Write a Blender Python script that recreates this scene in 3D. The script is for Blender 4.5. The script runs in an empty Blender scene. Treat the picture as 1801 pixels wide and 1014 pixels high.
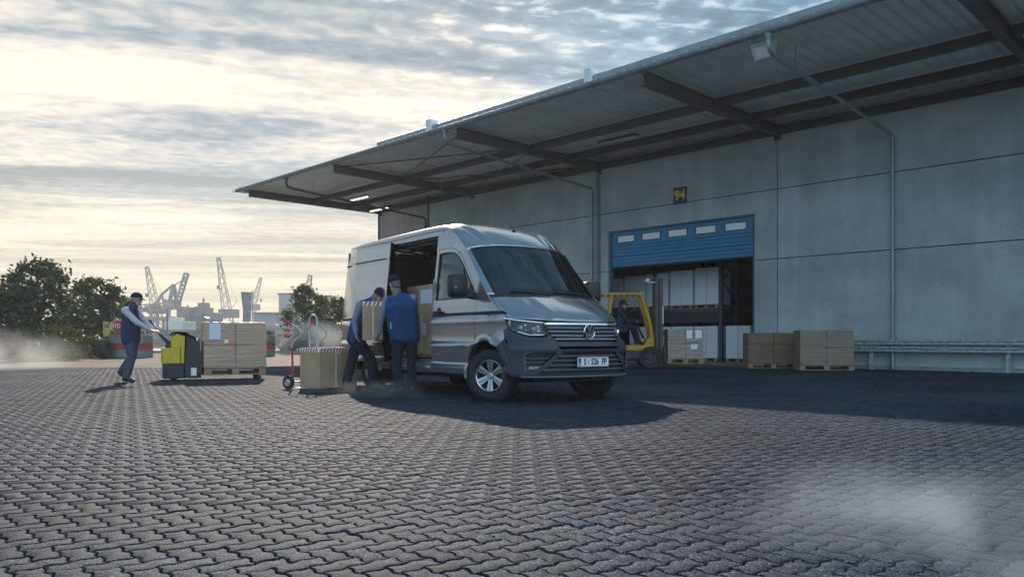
import bpy, bmesh, math, random
import numpy as np
from math import sin, cos, pi, radians, sqrt, atan2
from mathutils import Vector as V, Matrix, Quaternion
random.seed(7); np.random.seed(7)
S = bpy.context.scene
COL = S.collection

# ------------------------------------------------------------------ camera
H = 0.83
cd = bpy.data.cameras.new('camera'); cam = bpy.data.objects.new('camera', cd); COL.objects.link(cam)
cam.location = (0, 0, H); cam.rotation_euler = (pi/2, 0, 0)
cd.sensor_fit = 'HORIZONTAL'; cd.sensor_width = 36.0; cd.lens = 1374/1801*36.0
cd.shift_y = 89/1801; cd.clip_start = 0.05; cd.clip_end = 6000
S.camera = cam
# ------------------------------------------------------------------ sun and sky
SUN_EL = radians(29.5); SUN_AZ = radians(13.5)      # azimuth measured to the left of the view axis
SUN_DIR = V((-sin(SUN_AZ)*cos(SUN_EL), cos(SUN_AZ)*cos(SUN_EL), sin(SUN_EL)))
sl = bpy.data.lights.new('sun', 'SUN'); so = bpy.data.objects.new('sun', sl); COL.objects.link(so)
sl.energy = 2.5; sl.angle = radians(0.9); sl.color = (1.0, 0.885, 0.77)
so.rotation_euler = (-SUN_DIR).to_track_quat('-Z', 'Y').to_euler()

W = bpy.data.worlds.new('World'); S.world = W; W.use_nodes = True
SKY_OX, SKY_OY = 6.0, 2.85
def build_sky():
    nt = W.node_tree; N = nt.nodes; L = nt.links; N.clear()
    def n(t, **k):
        o = N.new(t)
        for a, b in k.items(): setattr(o, a, b)
        return o
    def put(sock, v):
        if hasattr(v, 'is_linked') or hasattr(v, 'node'): L.new(v, sock)
        else: sock.default_value = v
    def mth(op, a, b=0.0, c=0.0, clamp=False):
        o = n('ShaderNodeMath', operation=op, use_clamp=clamp)
        put(o.inputs[0], a); put(o.inputs[1], b); put(o.inputs[2], c)
        return o.outputs[0]
    def ramp(f, stops, interp='LINEAR'):
        o = n('ShaderNodeValToRGB'); cr = o.color_ramp; cr.interpolation = interp
        while len(cr.elements) < len(stops): cr.elements.new(0.5)
        for e, (p, c) in zip(cr.elements, stops):
            e.position = p; e.color = (c[0], c[1], c[2], 1) if not isinstance(c, (int, float)) else (c, c, c, 1)
        put(o.inputs[0], f); return o.outputs[0]
    def mix(f, a, b):
        o = n('ShaderNodeMix', data_type='RGBA'); put(o.inputs[0], f); put(o.inputs[6], a); put(o.inputs[7], b)
        return o.outputs[2]
    tc = n('ShaderNodeTexCoord')
    nrm = n('ShaderNodeVectorMath', operation='NORMALIZE'); L.new(tc.outputs['Generated'], nrm.inputs[0])
    sep = n('ShaderNodeSeparateXYZ'); L.new(nrm.outputs[0], sep.inputs[0])
    x, y, z = sep.outputs
    zc = mth('MAXIMUM', z, 0.0)
    den = mth('ADD', zc, 0.045)
    px = mth('DIVIDE', x, den); py = mth('DIVIDE', y, den)
    ca, sa = cos(radians(-14)), sin(radians(-14))
    rx = mth('ADD', mth('MULTIPLY', px, ca), mth('MULTIPLY', py, -sa))
    ry = mth('ADD', mth('MULTIPLY', px, sa), mth('MULTIPLY', py, ca))
    def vec(sx, sy, ox=0, oy=0):
        o = n('ShaderNodeCombineXYZ'); put(o.inputs[0], mth('MULTIPLY_ADD', rx, sx, ox)); put(o.inputs[1], mth('MULTIPLY_ADD', ry, sy, oy))
        return o.outputs[0]
    def noise(v, sc, det=8.0, rough=0.58, dist=0.0):
        o = n('ShaderNodeTexNoise'); L.new(v, o.inputs['Vector']); o.inputs['Scale'].default_value = sc
        o.inputs['Detail'].default_value = det; o.inputs['Roughness'].default_value = rough; o.inputs['Distortion'].default_value = dist
        return o.outputs['Fac']
    def spread(v, lo, hi):
        o = n('ShaderNodeMapRange'); put(o.inputs[0], v); o.inputs[1].default_value = lo; o.inputs[2].default_value = hi
        o.interpolation_type = 'SMOOTHSTEP'; return o.outputs[0]
    bands = spread(noise(vec(0.16, 1.0, SKY_OX, SKY_OY), 0.80, 6.0, 0.52, 0.6), 0.33, 0.67)   # long cloud banks lying across the view
    wisps = spread(noise(vec(0.30, 1.0, 9.2, 4.0), 1.9, 9.0, 0.60, 0.9), 0.30, 0.70)
    cells = spread(noise(vec(0.75, 1.0, 2.0, 8.0), 13.0, 4.0, 0.55, 0.4), 0.30, 0.70)      # mackerel cells
    # nearness to the sun on the sky
    dot = n('ShaderNodeVectorMath', operation='DOT_PRODUCT'); L.new(nrm.outputs[0], dot.inputs[0]); dot.inputs[1].default_value = (-0.40, 0.89, 0.22)
    near = mth('MAXIMUM', dot.outputs['Value'], 0.0)
    glow = mth('POWER', near, 7.0)
    thick = mth('ADD', mth('MULTIPLY', bands, 0.52), mth('ADD', mth('MULTIPLY', wisps, 0.30), mth('MULTIPLY', cells, 0.18)))
    b = mth('SUBTRACT', 1.0, thick)
    warm = ramp(b, [(0.20, (0.069, 0.101, 0.124)), (0.40, (0.164, 0.191, 0.212)), (0.57, (0.318, 0.304, 0.286)), (0.80, (0.497, 0.444, 0.360))])
    cool = ramp(b, [(0.22, (0.022, 0.065, 0.105)), (0.45, (0.074, 0.186, 0.285)), (0.66, (0.248, 0.353, 0.445)), (0.85, (0.495, 0.495, 0.489))])
    # clouds opposite the sun, out of view, brightened to fill the shaded side
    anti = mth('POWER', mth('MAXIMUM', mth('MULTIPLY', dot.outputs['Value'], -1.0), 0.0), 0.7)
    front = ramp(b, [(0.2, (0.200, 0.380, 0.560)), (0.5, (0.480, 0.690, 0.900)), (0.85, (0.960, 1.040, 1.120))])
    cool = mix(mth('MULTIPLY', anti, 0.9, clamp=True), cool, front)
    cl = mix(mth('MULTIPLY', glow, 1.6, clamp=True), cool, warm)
    # low sky: a pale yellow band of lit air
    low = n('ShaderNodeMapRange'); put(low.inputs[0], zc); low.inputs[1].default_value = 0.0; low.inputs[2].default_value = 0.22
    low.inputs[3].default_value = 1.0; low.inputs[4].default_value = 0.0
    lowf = mth('MULTIPLY', mth('MULTIPLY', low.outputs[0], mth('POWER', near, 2.0)), 0.85)
    cl = mix(lowf, cl, (0.42, 0.355, 0.245, 1))
    # gaps show the blue behind, more of them away from the sun
    gap = n('ShaderNodeMapRange'); put(gap.inputs[0], mth('ADD', mth('MULTIPLY', cells, 0.6), mth('MULTIPLY', wisps, 0.4))); gap.inputs[1].default_value = 0.45; gap.inputs[2].default_value = 0.15
    gapf = mth('MULTIPLY', gap.outputs[0], mth('SUBTRACT', 1.0, mth('MULTIPLY', glow, 1.2, clamp=True)), clamp=True)
    gapf = mth('MULTIPLY', gapf, 0.9)
    sky = n('ShaderNodeTexSky', sky_type='NISHITA'); sky.sun_disc = False
    sky.sun_elevation = SUN_EL; sky.sun_rotation = -SUN_AZ; sky.dust_density = 1.5; sky.air_density = 1.2
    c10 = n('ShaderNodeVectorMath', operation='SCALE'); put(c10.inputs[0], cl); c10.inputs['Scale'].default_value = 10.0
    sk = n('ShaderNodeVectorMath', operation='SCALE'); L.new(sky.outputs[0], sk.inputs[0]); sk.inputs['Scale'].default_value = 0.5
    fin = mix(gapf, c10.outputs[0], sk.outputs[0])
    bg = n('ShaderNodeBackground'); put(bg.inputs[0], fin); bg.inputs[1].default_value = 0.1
    out = n('ShaderNodeOutputWorld'); L.new(bg.outputs[0], out.inputs[0])
build_sky()
S.view_settings.view_transform = 'Standard'; S.view_settings.look = 'None'
S.view_settings.exposure = 1.2; S.view_settings.gamma = 1.0; S.view_settings.use_curve_mapping = False
S.render.engine = 'CYCLES'
S.cycles.use_denoising = True
S.cycles.max_bounces = 8; S.cycles.volume_bounces = 0; S.cycles.transparent_max_bounces = 16
S.cycles.diffuse_bounces = 4; S.cycles.glossy_bounces = 4; S.cycles.transmission_bounces = 6
S.cycles.sample_clamp_indirect = 6.0
S.cycles.volume_step_rate = 3.0; S.cycles.volume_max_steps = 128

# ------------------------------------------------------------------ helpers
class MB:
    """collects shapes; build() links them as ONE mesh object"""
    def __init__(s): s.v = []; s.f = []; s.m = []
    def add(s, vs, fs, mi=0):
        o = len(s.v); s.v += [tuple(p) for p in vs]
        for f in fs: s.f.append(tuple(o+i for i in f)); s.m.append(mi)
        return s
    def bx(s, x0, x1, y0, y1, z0, z1, mi=0, M=None):
        vs = [V((x, y, z)) for x in (x0, x1) for y in (y0, y1) for z in (z0, z1)]
        if M is not None: vs = [M @ p for p in vs]
        return s.add(vs, [(0,1,3,2),(4,6,7,5),(0,4,5,1),(2,3,7,6),(0,2,6,4),(1,5,7,3)], mi)
    def tube(s, pts, r, n=8, mi=0, caps=True, flat=1.0):
        pts = [V(p) for p in pts]; k = len(pts)
        rs = r if isinstance(r, (list, tuple)) else [r]*k
        t0 = (pts[1]-pts[0]).normalized()
        a = t0.orthogonal().normalized() if abs(t0.z) > 0.95 else t0.cross(V((0,0,1))).normalized()
        vs = []; fs = []
        for i in range(k):
            t = ((pts[min(i+1,k-1)]-pts[i]).normalized() + (pts[i]-pts[max(i-1,0)]).normalized()).normalized()
            a = (a - t*a.dot(t)).normalized(); b = t.cross(a)
            for j in range(n):
                q = 2*pi*(j+0.5)/n
                vs.append(pts[i] + (a*cos(q) + b*sin(q)*flat)*rs[i])
        for i in range(k-1):
            for j in range(n):
                j2 = (j+1) % n
                fs.append((i*n+j, i*n+j2, (i+1)*n+j2, (i+1)*n+j))
        if caps: fs.append(tuple(range(n-1,-1,-1))); fs.append(tuple((k-1)*n+j for j in range(n)))
        return s.add(vs, fs, mi)
    def cyl(s, p0, p1, r0, r1=None, n=16, mi=0, caps=True):
        return s.tube([p0, p1], [r0, r0 if r1 is None else r1], n, mi, caps)
    def bar(s, p0, p1, w, h=None, mi=0):
        p0, p1 = V(p0), V(p1); h = w if h is None else h
        t = (p1-p0).normalized(); a = t.cross(V((0,0,1)))
        a = t.orthogonal().normalized() if a.length < 1e-3 else a.normalized()
        b = t.cross(a)
        vs = [p + a*(i*w/2) + b*(j*h/2) for p in (p0, p1) for i, j in ((-1,-1),(1,-1),(1,1),(-1,1))]
        return s.add(vs, [(0,3,2,1),(4,5,6,7),(0,1,5,4),(1,2,6,5),(2,3,7,6),(3,0,4,7)], mi)
    def lathe(s, prof, M=Matrix(), n=24, mi=0, close=False):
        vs = []; fs = []; k = len(prof)
        for r, h in prof:
            for j in range(n):
                a = 2*pi*j/n; vs.append(M @ V((r*cos(a), r*sin(a), h)))
        for i in range(k-1 if not close else k):
            i2 = (i+1) % k
            for j in range(n):
                j2 = (j+1) % n
                fs.append((i*n+j, i*n+j2, i2*n+j2, i2*n+j))
        return s.add(vs, fs, mi)
    def prism(s, poly, h0, h1, M=Matrix(), mi=0):
        n = len(poly)
        vs = [M @ V((p[0], p[1], h0)) for p in poly] + [M @ V((p[0], p[1], h1)) for p in poly]
        fs = [tuple(range(n-1,-1,-1)), tuple(range(n, 2*n))] + [(i, (i+1)%n, n+(i+1)%n, n+i) for i in range(n)]
        return s.add(vs, fs, mi)
    def ell(s, c, r, M=None, nu=12, nv=8, mi=0):
        vs = []; fs = []; c = V(c)
        for i in range(nv+1):
            th = pi*i/nv
            for j in range(nu):
                ph = 2*pi*j/nu
                p = V((r[0]*sin(th)*cos(ph), r[1]*sin(th)*sin(ph), r[2]*cos(th)))
                vs.append(c + (M @ p if M is not None else p))
        for i in range(nv):
            for j in range(nu):
                j2 = (j+1) % nu
                fs.append((i*nu+j, (i+1)*nu+j, (i+1)*nu+j2, i*nu+j2))
        return s.add(vs, fs, mi)
    def mesh(s, name, mats, sharp=35):
        me = bpy.data.meshes.new(name); me.from_pydata(s.v, [], s.f)
        for m in (mats if isinstance(mats, (list, tuple)) else [mats]): me.materials.append(m)
        me.polygons.foreach_set('material_index', s.m)
        if sharp:
            me.polygons.foreach_set('use_smooth', [True]*len(s.f)); me.set_sharp_from_angle(angle=radians(sharp))
        me.update(); return me
    def build(s, name, mats, parent=None, loc=None, rz=0.0, bevel=0.0, sharp=35, seg=2):
        o = bpy.data.objects.new(name, s.mesh(name, mats, sharp)); COL.objects.link(o)
        if parent is not None: o.parent = parent
        if loc is not None: o.location = loc
        if rz: o.rotation_euler = (0, 0, rz)
        if bevel:
            b = o.modifiers.new('edge', 'BEVEL'); b.width = bevel; b.segments = seg; b.limit_method = 'ANGLE'; b.angle_limit = radians(38)
            b.harden_normals = False
        return o
def tag(o, label=None, cat=None, group=None, kind=None):
    if label: o['label'] = label
    if cat: o['category'] = cat
    if group: o['group'] = group
    if kind: o['kind'] = kind
    return o
def thing(name, label, cat, loc=(0,0,0), rz=0.0, group=None):
    o = bpy.data.objects.new(name, None); COL.objects.link(o); o.location = loc; o.rotation_euler = (0, 0, rz)
    o.empty_display_size = 0.2
    return tag(o, label, cat, group)
def inst(src, parent=None, loc=None, rz=None):
    o = src.copy(); COL.objects.link(o)
    if parent is not None: o.parent = parent
    if loc is not None: o.location = loc
    if rz is not None: o.rotation_euler = (0, 0, rz)
    return o
def copy_thing(root, loc, rz, label, group=None):
    r = root.copy(); COL.objects.link(r); r.location = loc; r.rotation_euler = (0, 0, rz); r['label'] = label
    if group: r['group'] = group
    for c in list(root.children):
        d = c.copy(); COL.objects.link(d); d.parent = r
        for g in list(c.children):
            e = g.copy(); COL.objects.link(e); e.parent = d
    return r
def baked(mb, name, voxel, smooth=3, mat=None, factor=0.5):
    """union of overlapping lumps -> one continuous skin"""
    o = bpy.data.objects.new('tmp', mb.mesh('tmp', mat, 0)); COL.objects.link(o)
    m = o.modifiers.new('r', 'REMESH'); m.mode = 'VOXEL'; m.voxel_size = voxel
    m = o.modifiers.new('s', 'SMOOTH'); m.iterations = smooth; m.factor = factor
    dg = bpy.context.evaluated_depsgraph_get(); dg.update()
    me = bpy.data.meshes.new_from_object(o.evaluated_get(dg)); me.name = name
    bpy.data.objects.remove(o)
    me.materials.clear(); me.materials.append(mat)
    me.polygons.foreach_set('use_smooth', [True]*len(me.polygons)); return me
def text_mesh(txt, size, depth=0.0, name='lettering', bold=0.0, sx=1.0):
    c = bpy.data.curves.new('t', 'FONT'); c.body = txt; c.size = size; c.extrude = depth; c.align_x = 'CENTER'; c.align_y = 'CENTER'
    c.offset = bold; c.resolution_u = 3
    o = bpy.data.objects.new('t', c); COL.objects.link(o)
    dg = bpy.context.evaluated_depsgraph_get(); dg.update()
    me = bpy.data.meshes.new_from_object(o.evaluated_get(dg)); me.name = name
    bpy.data.objects.remove(o)
    if sx != 1.0:
        for v in me.vertices: v.co.x *= sx
    return me
def letters(txt, size, mat, parent, M, name='lettering', bold=0.0, depth=0.001, sx=1.0):
    me = text_mesh(txt, size, depth, name, bold, sx); me.materials.clear(); me.materials.append(mat)
    me.transform(M); o = bpy.data.objects.new(name, me); COL.objects.link(o); o.parent = parent; return o

# ------------------------------------------------------------------ materials
MATS = {}
def mat(name, col, rough=0.6, metal=0.0, coat=0.0, var=0.0, vscale=3.0, vcol=None, bump=0.0, bscale=40.0, stretch=(1,1,1), rvar=0.0, spec=0.5, det=5.0, bdist=0.01):
    if name in MATS: return MATS[name]
    m = bpy.data.materials.new(name); m.use_nodes = True; MATS[name] = m
    nt = m.node_tree; b = nt.nodes['Principled BSDF']; L = nt.links
    b.inputs['Base Color'].default_value = (*col, 1); b.inputs['Roughness'].default_value = rough
    b.inputs['Metallic'].default_value = metal; b.inputs['Coat Weight'].default_value = coat; b.inputs['Coat Roughness'].default_value = 0.06
    b.inputs['Specular IOR Level'].default_value = spec
    if var or bump or rvar:
        tc = nt.nodes.new('ShaderNodeTexCoord'); mp = nt.nodes.new('ShaderNodeMapping'); mp.inputs['Scale'].default_value = stretch
        L.new(tc.outputs['Object'], mp.inputs['Vector'])
    if var or rvar:
        nz = nt.nodes.new('ShaderNodeTexNoise'); nz.inputs['Scale'].default_value = vscale; nz.inputs['Detail'].default_value = det
        nz.inputs['Roughness'].default_value = 0.65
        L.new(mp.outputs[0], nz.inputs['Vector'])
        mr = nt.nodes.new('ShaderNodeMapRange'); mr.inputs[1].default_value = 0.3; mr.inputs[2].default_value = 0.7
        L.new(nz.outputs['Fac'], mr.inputs[0])
    if var:
        mx = nt.nodes.new('ShaderNodeMix'); mx.data_type = 'RGBA'
        mx.inputs[6].default_value = (*[c*(1-var) for c in col], 1)
        mx.inputs[7].default_value = (*(vcol or [min(1, c*(1+var)) for c in col]), 1)
        L.new(mr.outputs[0], mx.inputs[0]); L.new(mx.outputs[2], b.inputs['Base Color'])
    if rvar:
        rr = nt.nodes.new('ShaderNodeMapRange'); rr.inputs[3].default_value = max(0, rough-rvar); rr.inputs[4].default_value = min(1, rough+rvar)
        L.new(mr.outputs[0], rr.inputs[0]); L.new(rr.outputs[0], b.inputs['Roughness'])
    if bump:
        n2 = nt.nodes.new('ShaderNodeTexNoise'); n2.inputs['Scale'].default_value = bscale; n2.inputs['Detail'].default_value = 4
        L.new(mp.outputs[0], n2.inputs['Vector'])
        bp = nt.nodes.new('ShaderNodeBump'); bp.inputs['Strength'].default_value = bump; bp.inputs['Distance'].default_value = bdist
        L.new(n2.outputs['Fac'], bp.inputs['Height']); L.new(bp.outputs[0], b.inputs['Normal'])
    return m
def glass_mat(name, tint, gloss=0.03, ior=1.8):
    if name in MATS: return MATS[name]
    m = bpy.data.materials.new(name); m.use_nodes = True; MATS[name] = m
    nt = m.node_tree; nt.nodes.clear(); L = nt.links
    t = nt.nodes.new('ShaderNodeBsdfTransparent'); t.inputs[0].default_value = (*tint, 1)
    g = nt.nodes.new('ShaderNodeBsdfGlossy'); g.inputs['Roughness'].default_value = gloss; g.inputs[0].default_value = (1,1,1,1)
    fr = nt.nodes.new('ShaderNodeFresnel'); fr.inputs[0].default_value = ior
    mx = nt.nodes.new('ShaderNodeMixShader'); o = nt.nodes.new('ShaderNodeOutputMaterial')
    L.new(fr.outputs[0], mx.inputs[0]); L.new(t.outputs[0], mx.inputs[1]); L.new(g.outputs[0], mx.inputs[2]); L.new(mx.outputs[0], o.inputs[0])
    return m

# wall frame of the warehouse: s runs along the wall away to the left, off comes out of it towards the yard
UX, UY = -0.70098, 0.71318
NX, NY = -0.71318, -0.70098
W0 = (11.115, 20.849)
WALL_RZ = atan2(UY, UX)            # local x = s, local y = -off
def wl(s, off, z=0.0): return V((W0[0]+UX*s+NX*off, W0[1]+UY*s+NY*off, z))
# ------------------------------------------------------------------ ground: interlocking pavers on a sand bed
def paver_material():
    m = bpy.data.materials.new('paver'); m.use_nodes = True; nt = m.node_tree; L = nt.links; N = nt.nodes; b = N['Principled BSDF']
    at = N.new('ShaderNodeAttribute'); at.attribute_name = 'tone'
    oi = N.new('ShaderNodeObjectInfo')
    ad = N.new('ShaderNodeMath'); ad.operation = 'ADD'; L.new(at.outputs['Fac'], ad.inputs[0]); L.new(oi.outputs['Random'], ad.inputs[1])
    fr = N.new('ShaderNodeMath'); fr.operation = 'FRACT'; L.new(ad.outputs[0], fr.inputs[0])
    tc = N.new('ShaderNodeNewGeometry')
    sp = N.new('ShaderNodeTexNoise'); sp.inputs['Scale'].default_value = 95; sp.inputs['Detail'].default_value = 3; sp.inputs['Roughness'].default_value = 0.75
    L.new(tc.outputs['Position'], sp.inputs['Vector'])
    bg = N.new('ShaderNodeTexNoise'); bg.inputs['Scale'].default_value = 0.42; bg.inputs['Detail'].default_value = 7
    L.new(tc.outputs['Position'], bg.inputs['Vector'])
    cr = N.new('ShaderNodeValToRGB'); e = cr.color_ramp.elements
    e[0].position = 0.38; e[0].color = (0.006, 0.009, 0.015, 1); e[1].position = 0.64; e[1].color = (0.13, 0.145, 0.165, 1)
    q = e.new(0.52); q.color = (0.022, 0.0325, 0.051, 1)
    L.new(sp.outputs['Fac'], cr.inputs[0])
    tr = N.new('ShaderNodeValToRGB'); e = tr.color_ramp.elements
    e[0].position = 0; e[0].color = (0.52, 0.56, 0.64, 1); e[1].position = 1; e[1].color = (1.12, 1.06, 1.04, 1)
    q = e.new(0.25); q.color = (.88, .90, .94, 1); q = e.new(0.86); q.color = (1.02, 1.0, 1.0, 1); q = e.new(0.93); q.color = (1.12, 0.98, 0.94, 1)
    L.new(fr.outputs[0], tr.inputs[0])
    mx = N.new('ShaderNodeMix'); mx.data_type = 'RGBA'; mx.blend_type = 'MULTIPLY'; mx.inputs[0].default_value = 1
    L.new(cr.outputs[0], mx.inputs[6]); L.new(tr.outputs[0], mx.inputs[7])
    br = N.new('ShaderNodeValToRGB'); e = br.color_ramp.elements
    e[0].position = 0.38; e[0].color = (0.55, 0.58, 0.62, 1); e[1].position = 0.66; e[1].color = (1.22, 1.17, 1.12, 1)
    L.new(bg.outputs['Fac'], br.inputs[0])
    vo = N.new('ShaderNodeTexVoronoi'); vo.inputs['Scale'].default_value = 105; L.new(tc.outputs['Position'], vo.inputs['Vector'])
    sx = N.new('ShaderNodeSeparateXYZ'); L.new(vo.outputs['Color'], sx.inputs[0])
    gr = N.new('ShaderNodeValToRGB'); e = gr.color_ramp.elements                      # aggregate grains, a few of them white
    e[0].position = 0; e[0].color = (.45, .46, .50, 1); e[1].position = 1; e[1].color = (3.6, 3.5, 3.4, 1)
    q = e.new(.80); q.color = (1.35, 1.35, 1.34, 1); q = e.new(.972); q.color = (1.9, 1.85, 1.8, 1); q = e.new(.985); q.color = (3.3, 3.2, 3.1, 1)
    L.new(sx.outputs[0], gr.inputs[0])
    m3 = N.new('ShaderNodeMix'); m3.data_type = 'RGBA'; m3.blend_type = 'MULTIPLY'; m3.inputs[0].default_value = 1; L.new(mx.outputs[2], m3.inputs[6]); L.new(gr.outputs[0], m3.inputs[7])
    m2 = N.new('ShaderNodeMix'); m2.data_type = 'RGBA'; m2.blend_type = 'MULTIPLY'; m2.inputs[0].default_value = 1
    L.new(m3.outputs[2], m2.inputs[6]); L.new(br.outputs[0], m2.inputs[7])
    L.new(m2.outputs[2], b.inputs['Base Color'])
    b.inputs['Roughness'].default_value = 0.76; b.inputs['Specular IOR Level'].default_value = 0.13
    bp = N.new('ShaderNodeBump'); bp.inputs['Strength'].default_value = .7; bp.inputs['Distance'].default_value = 0.003
    L.new(sp.outputs['Fac'], bp.inputs['Height']); L.new(bp.outputs[0], b.inputs['Normal'])
    return m
PAVER = paver_material()
BED = mat('joint_soil', (0.022, 0.024, 0.020), 0.95, var=0.5, vscale=9, vcol=(0.05, 0.055, 0.028), bump=0.6, bscale=90)
def yard_material():
    m = bpy.data.materials.new('yard_far'); m.use_nodes = True; nt = m.node_tree; L = nt.links; N = nt.nodes; b = N['Principled BSDF']
    g = N.new('ShaderNodeNewGeometry'); mp = N.new('ShaderNodeMapping'); mp.inputs['Rotation'].default_value = (0, 0, -WALL_RZ)
    L.new(g.outputs['Position'], mp.inputs['Vector'])
    bk = N.new('ShaderNodeTexBrick'); bk.inputs['Scale'].default_value = 1; bk.inputs['Brick Width'].default_value = 0.197; bk.inputs['Row Height'].default_value = 0.0985
    bk.inputs['Mortar Size'].default_value = 0.006; bk.inputs['Color1'].default_value = (0.145, 0.105, 0.087, 1); bk.inputs['Color2'].default_value = (0.17, 0.126, 0.104, 1)
    bk.inputs['Mortar'].default_value = (0.03, 0.03, 0.028, 1); L.new(mp.outputs[0], bk.inputs['Vector'])
    nz = N.new('ShaderNodeTexNoise'); nz.inputs['Scale'].default_value = 0.4; nz.inputs['Detail'].default_value = 6; L.new(g.outputs['Position'], nz.inputs['Vector'])
    mr = N.new('ShaderNodeMapRange'); mr.inputs[1].default_value = 0.3; mr.inputs[2].default_value = 0.7; mr.inputs[3].default_value = 0.75; mr.inputs[4].default_value = 1.2
    L.new(nz.outputs['Fac'], mr.inputs[0])
    mx = N.new('ShaderNodeVectorMath'); mx.operation = 'SCALE'; L.new(bk.outputs[0], mx.inputs[0]); L.new(mr.outputs[0], mx.inputs['Scale'])
    L.new(mx.outputs[0], b.inputs['Base Color']); b.inputs['Roughness'].default_value = 0.85; b.inputs['Specular IOR Level'].default_value = 0.15
    return m
YARD = yard_material()

PA = 0.0985                                     # paver grid unit
def wavy_edge(p, q, k, amp):
    """unit grid edge as an S curve, point-symmetric about its middle; a quarter turn maps edges onto edges"""
    d = (q[0]-p[0], q[1]-p[1]); out = []
    for i in range(k):
        t = (i+0.0)/k
        w = amp*sin(2*pi*t)
        if abs(d[0]) > 0.5:
            out.append((p[0]+d[0]*t, p[1] + w*(1 if d[0] > 0 else -1)))
        else:
            out.append((p[0] - w*(1 if d[1] > 0 else -1), p[1]+d[1]*t))
    return out
def paver_outline(k, amp=0.088):
    c = [(0,0),(1,0),(2,0),(2,1),(1,1),(0,1)]
    o = []
    for i in range(6): o += wavy_edge(c[i], c[(i+1)%6], k, amp)
    return np.array([(x-1.0, y-0.5) for x, y in o])*PA
def inset(poly, d):
    n = len(poly); out = []
    for i in range(n):
        a, b, c = poly[i-1], poly[i], poly[(i+1)%n]
        e1 = (b-a)/np.linalg.norm(b-a); e2 = (c-b)/np.linalg.norm(c-b)
        m = np.array([-(e1[1]+e2[1]), e1[0]+e2[0]]); m /= (np.linalg.norm(m)+1e-9)
        out.append(b+m*d)
    return np.array(out)
def paver_rings(k, joint, bev):
    o = paver_outline(k)
    r0 = inset(o, joint); r1 = inset(o, joint+bev*0.45); r2 = inset(o, joint+bev)
    return r0, r1, r2
# herringbone: cells covered by 1x2 stones
def herring(i0, i1, j0, j1):
    """positions (centre x, centre y, quarter turns) on the unit grid"""
    out = []
    for i in range(i0, i1):
        for j in range(j0, j1):
            q = (i - j) % 4
            if q == 0: out.append((i+1.0, j+0.5, 0))           # lies along x: cells (i,j),(i+1,j)
            elif q == 3: out.append((i+0.5, j+1.0, 1))         # lies along y: cells (i,j),(i,j+1)
    return out
def in_field(x, y, m=0.0):
    if y < 1.5-m or y > 23.0+m: return False
    if abs(x) > 0.74*y + 1.2 + m: return False
    s = (x-W0[0])*UX + (y-W0[1])*UY; off = (x-W0[0])*NX + (y-W0[1])*NY
    return off > 0.35-m
ground = thing('ground', None, None); ground['kind'] = 'structure'
ORG = (W0[0], W0[1])
stones = []
R = 260
for cx, cy, q in herring(-100, 345, 2, 305):
    s, off = (cx-46)*PA, cy*PA
    X = ORG[0]+UX*s+NX*off; Y = ORG[1]+UY*s+NY*off
    if in_field(X, Y): stones.append((X, Y, q))
# those that show largest in the picture first
def showing(st):
    X, Y, q = st
    u = 900.5+1374*X/Y; v = 596+1374*H/Y
    return 0 if (u < -8 or u > 1809 or v > 1020) else 1.0/Y**3
stones.sort(key=lambda t: -showing(t))
near_st, far_st = stones[:300], stones[300:]
def paver_mesh_near():
    r0, r1, r2 = paver_rings(6, 0.0036, 0.0062); n = len(r0); vs = []; fs = []
    for r, z in ((r0, -0.035), (r0, -0.0075), (r1, -0.002), (r2, 0.0)): vs += [(x, y, z) for x, y in r]
    for k in range(3):
        for i in range(n):
            j = (i+1) % n; fs.append((k*n+i, k*n+j, (k+1)*n+j, (k+1)*n+i))
    fs.append(tuple(3*n+i for i in range(n)))
    me = bpy.data.meshes.new('paving_stone'); me.from_pydata(vs, [], fs); me.materials.append(PAVER)
    me.polygons.foreach_set('use_smooth', [True]*len(fs)); me.set_sharp_from_angle(angle=radians(40)); return me
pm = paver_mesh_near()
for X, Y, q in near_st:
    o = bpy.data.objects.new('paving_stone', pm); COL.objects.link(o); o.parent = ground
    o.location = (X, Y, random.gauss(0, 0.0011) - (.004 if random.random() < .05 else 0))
    o.rotation_euler = (random.gauss(0, .006), random.gauss(0, .006), WALL_RZ + q*pi/2 + random.gauss(0, .006))
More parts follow.
